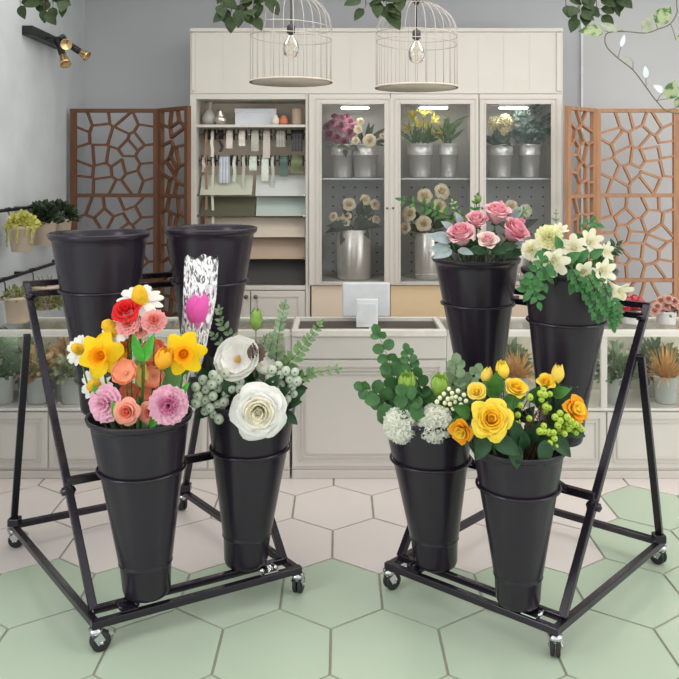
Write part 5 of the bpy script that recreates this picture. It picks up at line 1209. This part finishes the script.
# ================================================================== WALL SPOTLIGHT
M_black = mat('black_enamel', (34, 33, 36), .4, .2)
M_lamp = mat('gold_reflector', (222, 186, 138), .2, .8, .1)
xw = XL + .035
t = thing('wall_spotlight', 'black ceiling-height wall bar with three small gold spotlights', 'spotlight', (XL, 5.3, 2.63))
b = MB(); b.box((xw, 5.36, 2.635), (.07, .6, .06)); b.build('wall_bar', M_black, t, bevel=.004)
for (bu, bv, lu, lv, dd0, dd1, dv) in [(58, 41, 65, 62, 5.3, 5.22, None), (63, 38, 66, 44, 5.36, 5.18, None), (71, 46, 85, 55, 5.5, 5.5, None)]:
    p, q = W(bu, bv, dd0), W(lu, lv, dd1); p.x = max(p.x, xw + .02); ax = (q - p).normalized()
    b = MB(); b.tube([V((xw + .01, p.y, 2.63)), p], .008, 6); b.tube([p - ax * .02, p + ax * (q - p).length * .62], .023, 14); sp = b.build('spot_head', M_black, t)
    b = MB(); L = (q - p).length; b.lathe([(.016, L * .62), (.024, L * .75), (.036, L + .01), (.037, L + .022), (.033, L + .018), (0, L + .005)], 16, Matrix.Translation(p) @ aim(ax).to_4x4()); b.build('lamp', M_lamp, sp)

# ================================================================== WALL RAILS AND PLANTERS
M_clay = mat('pale_terracotta', (206, 186, 168), .8, 0, .08, 12)
def rail(label, z):
    t = thing('wall_rail', label, 'rail', (XL, 5.0, z))
    b = MB(); b.cyl((XL + .06, 4.0, z), (XL + .06, 5.62, z), .011, 10); b.build('bar', M_black, t)
    for y in (4.2, 4.95, 5.6):
        b = MB(); b.bar((XL + .001, y, z), (XL + .06, y, z), .02, .02); b.build('bracket', M_black, t)
rail('upper black rail on the left wall carrying three planters', 1.5145); rail('lower black rail on the left wall carrying two planters', 1.1125)
def planter(label, u, z_r, zrim, r, h, plant):
    x = XL + .145; d = x * F / (u - CX)
    t = thing('wall_planter', label, 'planter', (x, d, zrim - h))
    b = MB(); b.lathe([(0, zrim - h), (r * .76, zrim - h), (r * .96, zrim - .02), (r * 1.04, zrim - .018), (r * 1.04, zrim), (r * .95, zrim), (r * .9, zrim - .03), (0, zrim - .03)], 28, Matrix.Translation((x, d, 0))); b.build('pot', M_clay, t)
    b = MB(); b.tube([(x - r * .9, d, zrim - .01), (x - r * .95, d, z_r - .02), (XL + .045, d, z_r + .012), (XL + .075, d, z_r + .014), (XL + .08, d, z_r)], .004, 6); b.build('hook', M_black, t)
    plant(t, x, d, zrim, r)
def pl_dome(mm, n, L, hr=1.0, wr=.6, shape=.8, seed=1, rx=1.1, drop=0, name='foliage', ry=None):
    def fn(t, x, d, z, r):
        rg = random.Random(seed); b = MB()
        for k in range(n):
            zz = rg.random(); a = rg.uniform(0, 2 * PI); rr = math.sqrt(1 - zz * zz) ; s = rg.uniform(.55, 1)
            n_ = V((rr * math.cos(a), rr * math.sin(a), zz)); p = V((x, d, z - .015 - drop)) + V((n_.x * r * rx * s, n_.y * r * (ry or rx) * s, n_.z * r * hr * s))
            b.leaf(p, n_ + V((rg.uniform(-.6, .6), rg.uniform(-.6, .6), rg.uniform(-.5, .4))), V((rg.uniform(-1, 1), -1, 1)), L * rg.uniform(.7, 1.2), L * wr, .12, .2, shape, 0, 2, 4)
        for k in range(8): a = k * .8; b.tube([(x, d, z - .03), (x + r * .6 * math.cos(a), d + r * .6 * math.sin(a), z + r * hr * .5)], .002, 4)
        b.build(name, mm, t)
    return fn
M_suc = leafm('yellow_green_succulent', (186, 184, 92), .25); M_dk = leafm('deep_green_foliage', (46, 58, 40), .3); M_fz = leafm('olive_fuzzy_foliage', (124, 128, 76), .35)
def pl_succ(t, x, d, z, r):
    pl_dome(M_suc, 420, .026, 1.05, .8, .6, 3, 1.1)(t, x, d, z, r)
    rg = random.Random(8)
    for a in (-2.0, -1.5, -.9, -.5, -2.9):
        b = MB(); p0 = V((x + r * 1.05 * math.cos(a), d + r * 1.05 * math.sin(a), z + .005)); L = rg.uniform(.07, .16); b.tube([V((x + r * .6 * math.cos(a), d + r * .6 * math.sin(a), z - .01)), p0, p0 - V((0, 0, L))], .0015, 4)
        for k in range(int(L / .009)): b.ball(p0 - V((rg.uniform(-.004, .004), .003, k * .009)), .0058, 6, 4)
        b.build('trailing_strand', M_suc, t)
planter('pale planter with trailing yellow-green succulent on the upper rail', 22, 1.5145, 1.425, .079, .152, pl_succ)
planter('pale planter with dark bushy foliage beside the yellow-green succulent', 44, 1.5145, 1.43, .079, .152, pl_dome(M_dk, 380, .04, 1.5, .6, .9, 4, 1.25))
planter('dark bushy planter at the far end of the upper rail', 60, 1.5145, 1.43, .079, .152, pl_dome(M_dk, 380, .04, 1.5, .6, .9, 5, 1.35))
planter('pale planter with low greenery at the near end of the lower rail', 18, 1.1125, 1.02, .079, .15, pl_dome(M_fz, 120, .03, .8, .5, 1.0, 6, 1.0))
planter('planter with a fuzzy olive plant spilling over on the lower rail', 45, 1.1125, 1.02, .079, .15, pl_dome(M_fz, 700, .026, 1.5, .5, 1.0, 7, 1.5, .12))

# ================================================================== POTTED PLANTS IN THE COUNTERS
M_gp = mat('pale_grey_pot', (200, 198, 196), .45, 0, .05, 4)
def potted(label, u, d, hwp, hp, plants, name='potted_plant', z0=None, m=M_gp):
    z0 = zle + .001 if z0 is None else z0; x = XU(u, d); r = hwp / F * d; H = hp / F * d
    t = thing(name, label, 'potted plant', (x, d, z0))
    b = MB(); b.lathe([(0, z0), (r * .86, z0), (r * .9, z0 + .01), (r, z0 + H - .008), (r * 1.03, z0 + H), (r * .94, z0 + H), (r * .9, z0 + H - .03), (0, z0 + H - .03)], 28, Matrix.Translation((x, d, 0))); b.build('pot', m, t)
    for p in plants: p(t, x, d, z0 + H, r)
def pl_grass(mm, n, L, seed, spread=.8, bend=.35):
    def fn(t, x, d, z, r):
        rg = random.Random(seed); b = MB()
        for k in range(n):
            a = rg.uniform(0, 2 * PI); e = rg.uniform(0, spread); l = L * rg.uniform(.65, 1.1)
            dv = V((math.cos(a) * e, math.sin(a) * e, 1)); p = V((x + math.cos(a) * r * .4 * rg.random(), d + math.sin(a) * r * .4 * rg.random(), z - .02))
            b.leaf(p, dv, V((math.cos(a), math.sin(a), .2)), l, .008, .1, -bend * e, 1.2, 0, 2, 6)
        b.build('grass_blades', mm, t)
    return fn
def pl_monstera(t, x, d, z, r):
    rg = random.Random(9); mm = leafm('monstera_leaf', (98, 116, 92), .12)
    for (dx, dz, L, ang) in [(-.02, .17, .15, -.5), (.03, .2, .17, .3), (-.09, .1, .13, -1.0), (.07, .08, .12, 1.0)]:
        c = V((x + dx, d - .04, z + dz)); ax = V((math.sin(ang), -.15, math.cos(ang))).normalized(); sx = ax.cross(V((0, -1, .1))).normalized()
        b = MB(); n = 9
        for sg in (-1, 1):
            for k in range(n):     # fingers on each side of the midrib
                f = (k + .5) / n; p = c + ax * (L * (f - .5)); wd = L * .55 * math.sin(PI * (.12 + .84 * f)) ** .7
                dv = sx * sg + ax * (.35 - .1 * k / n); b.leaf(p, dv, V((0, -1, .2)), wd, L / n * .98, .05, .15, .75, 0, 2, 5)
        b.tube([c - ax * L * .5, c + ax * L * .48], .002, 4)
        lf = b.build('leaf', mm, t)
        b = MB(); b.tube(bez(c - ax * L * .5, V((x + dx * .5, d, z + dz * .4)), V((x, d, z - .03)), 6), .003, 5); b.build('leaf_stalk', M_stem, lf)
M_tan = leafm('dry_grass', (206, 160, 104), .25); M_stripe = leafm('striped_grass', (168, 168, 120), .3); M_olv = leafm('olive_foliage', (128, 136, 104), .3); M_dg = leafm('deep_counter_leaf', (98, 114, 86), .3); M_rust = leafm('rust_foliage', (164, 130, 96), .3)
dP = 4.655
potted('cut-leaf monstera in a grey pot at the far left of the counter', 3, dP, 11.5, 27, [pl_monstera, pl_dome(M_dg, 60, .05, 1.3, .5, 1.0, 11, 1.0)])
potted('striped grassy plant in a grey pot behind the leaning post', 38.5, dP, 11.5, 27, [pl_grass(M_stripe, 60, .2, 12), pl_dome(M_rust, 70, .06, 2.2, .45, 1.0, 13, 1.3)])
potted('olive leafy plant in a grey pot left of the daffodil bucket', 72, dP, 11, 27, [pl_dome(M_olv, 110, .06, 2.0, .45, 1.0, 14, 1.4), pl_grass(M_stripe, 30, .18, 15)])
potted('olive leafy plant in a grey pot behind the mixed bouquet', 215, dP, 11, 27, [pl_dome(M_olv, 110, .06, 2.0, .45, 1.0, 16, 1.4)])
potted('dark leafy plant in a grey pot behind the berry clusters', 262, dP, 11, 27, [pl_dome(M_dg, 110, .06, 2.0, .45, 1.0, 17, 1.3)])
potted('green leafy plant in a grey pot left of the right stand post', 616.5, dP, 11.5, 27, [pl_dome(M_dg, 170, .06, 2.6, .42, 1.0, 18, 1.5), pl_grass(M_olv, 30, .2, 19)])
potted('dry tan grass in a grey pot at the right end of the counter', 665.5, dP, 11, 27, [pl_grass(M_tan, 190, .2, 20, 1.8)])
potted('dry tan grass in a grey pot between the two upper right buckets', 517, dP, 11, 27, [pl_grass(M_tan, 160, .2, 21, 1.8)])
dQ = 4.8
potted('broad green bush in a grey pot behind the dry grass at right', 655, dQ, 11, 22, [pl_dome(M_dg, 220, .07, 2.9, .42, 1.0, 22, 2.1, ry=.5)], name='potted_bush')
potted('broad green bush in a grey pot behind the dry grass between the buckets', 508, dQ, 11, 22, [pl_dome(M_dg, 200, .07, 2.9, .42, 1.0, 23, 1.8, ry=.5)], name='potted_bush')
potted('green bush in a grey pot at the back left of the left counter', 33, dQ, 11, 22, [pl_dome(M_olv, 180, .07, 2.9, .42, 1.0, 24, 1.5, ry=.5)], name='potted_bush')
potted('reddish brown bush in a grey pot at the back of the left counter', 66, dQ, 11, 22, [pl_dome(M_rust, 180, .07, 2.9, .42, 1.0, 25, 1.5, ry=.5)], name='potted_bush')
# flowers standing on the right counter
def pl_flowers(m1, m2, pts, seed, rr):
    def fn(t, x, d, z, r):
        rg = random.Random(seed)
        pl_dome(M_dg, 40, .03, .7, .6, .9, seed, 1.2)(t, x, d, z, r)
        for (dx, dz) in pts:
            p = V((x + dx, d - .03 + rg.uniform(-.02, .03), z + dz)); b = FM(Matrix.Translation(p) @ aim((dx * 4, -.8, .5)).to_4x4()); fl_ruffled(b, rr * rg.uniform(.85, 1.1), 4, 6, .12, rg, 1, seg=3)
            hb = b.build('flower_head', [m1, m2], t); b = MB(); b.tube([p, V((x, d, z - .02))], .002, 4); b.build('stem', M_stem, hb)
    return fn
C_crm = petal('crimson_petal', (200, 44, 66)); C_crp = petal('crimson_edge', (236, 150, 158)); C_dpk = petal('dusty_pink_petal', (222, 180, 166)); C_dpd = petal('dusty_pink_heart', (190, 130, 120))
g = [(-.06, .03), (-.035, .06), (0, .07), (.03, .055), (.055, .02), (-.01, .03), (.02, .02), (-.04, .015), (-.075, .005), (.07, -.005)]
potted('low pot of crimson flowers on the right counter behind the stand', 632, 4.75, 10, 14, [pl_flowers(C_crm, C_crp, g, 31, .03)], z0=zct - .003, name='potted_flowers')
potted('low pot of dusty pink flowers on the counter at the right edge', 666, 4.75, 10, 13, [pl_flowers(C_dpk, C_dpd, [(a * 1.15, c) for a, c in g], 32, .032)], z0=zct - .003, name='potted_flowers')
# ================================================================== LIGHT AND CAMERA
def area(name, loc, target, sx, sy, power, rgb=(255, 255, 255)):
    l = bpy.data.lights.new(name, 'AREA'); l.shape = 'RECTANGLE'; l.size = sx; l.size_y = sy; l.energy = power
    l.color = [lin(c) for c in rgb]
    o = bpy.data.objects.new(name, l); COL.objects.link(o); o.location = loc
    o.rotation_euler = (V(target) - V(loc)).to_track_quat('-Z', 'Y').to_euler(); return o
area('side_light_left', (-3.6, .2, 2.2), (-.2, 3.6, .8), 1.6, 2.6, 60)  # unseen side light, added for highlights along the bucket edges
area('side_light_right', (4.2, 1.6, 2.2), (.4, 4.2, .9), 2.4, 2.6, 50, (255, 250, 244))  # matching light added on the open right side, no window there
area('ceiling_light', (.4, 3.9, 3.27), (.4, 3.9, 0), 4.4, 2.4, 60, (255, 250, 244))
w = bpy.data.worlds.new('daylight'); SC.world = w; w.use_nodes = True
bg = w.node_tree.nodes['Background']; bg.inputs['Color'].default_value = (.97, .985, 1.0, 1); bg.inputs['Strength'].default_value = 1.0
cam = bpy.data.cameras.new('camera'); co = bpy.data.objects.new('camera', cam); COL.objects.link(co)
co.location = (0, 0, CAMH); co.rotation_euler = (PI / 2, 0, 0)
cam.sensor_width = 36; cam.lens = F / 679 * 36; cam.shift_y = -(339.5 - HZ) / 679; cam.clip_start = .05
SC.camera = co
SC.view_settings.view_transform = 'Standard'; SC.view_settings.look = 'None'
SC.view_settings.gamma = 1; SC.view_settings.use_curve_mapping = False; SC.view_settings.exposure = 0.22
for o in bpy.data.objects:
    if '_loc' in o: del o['_loc']
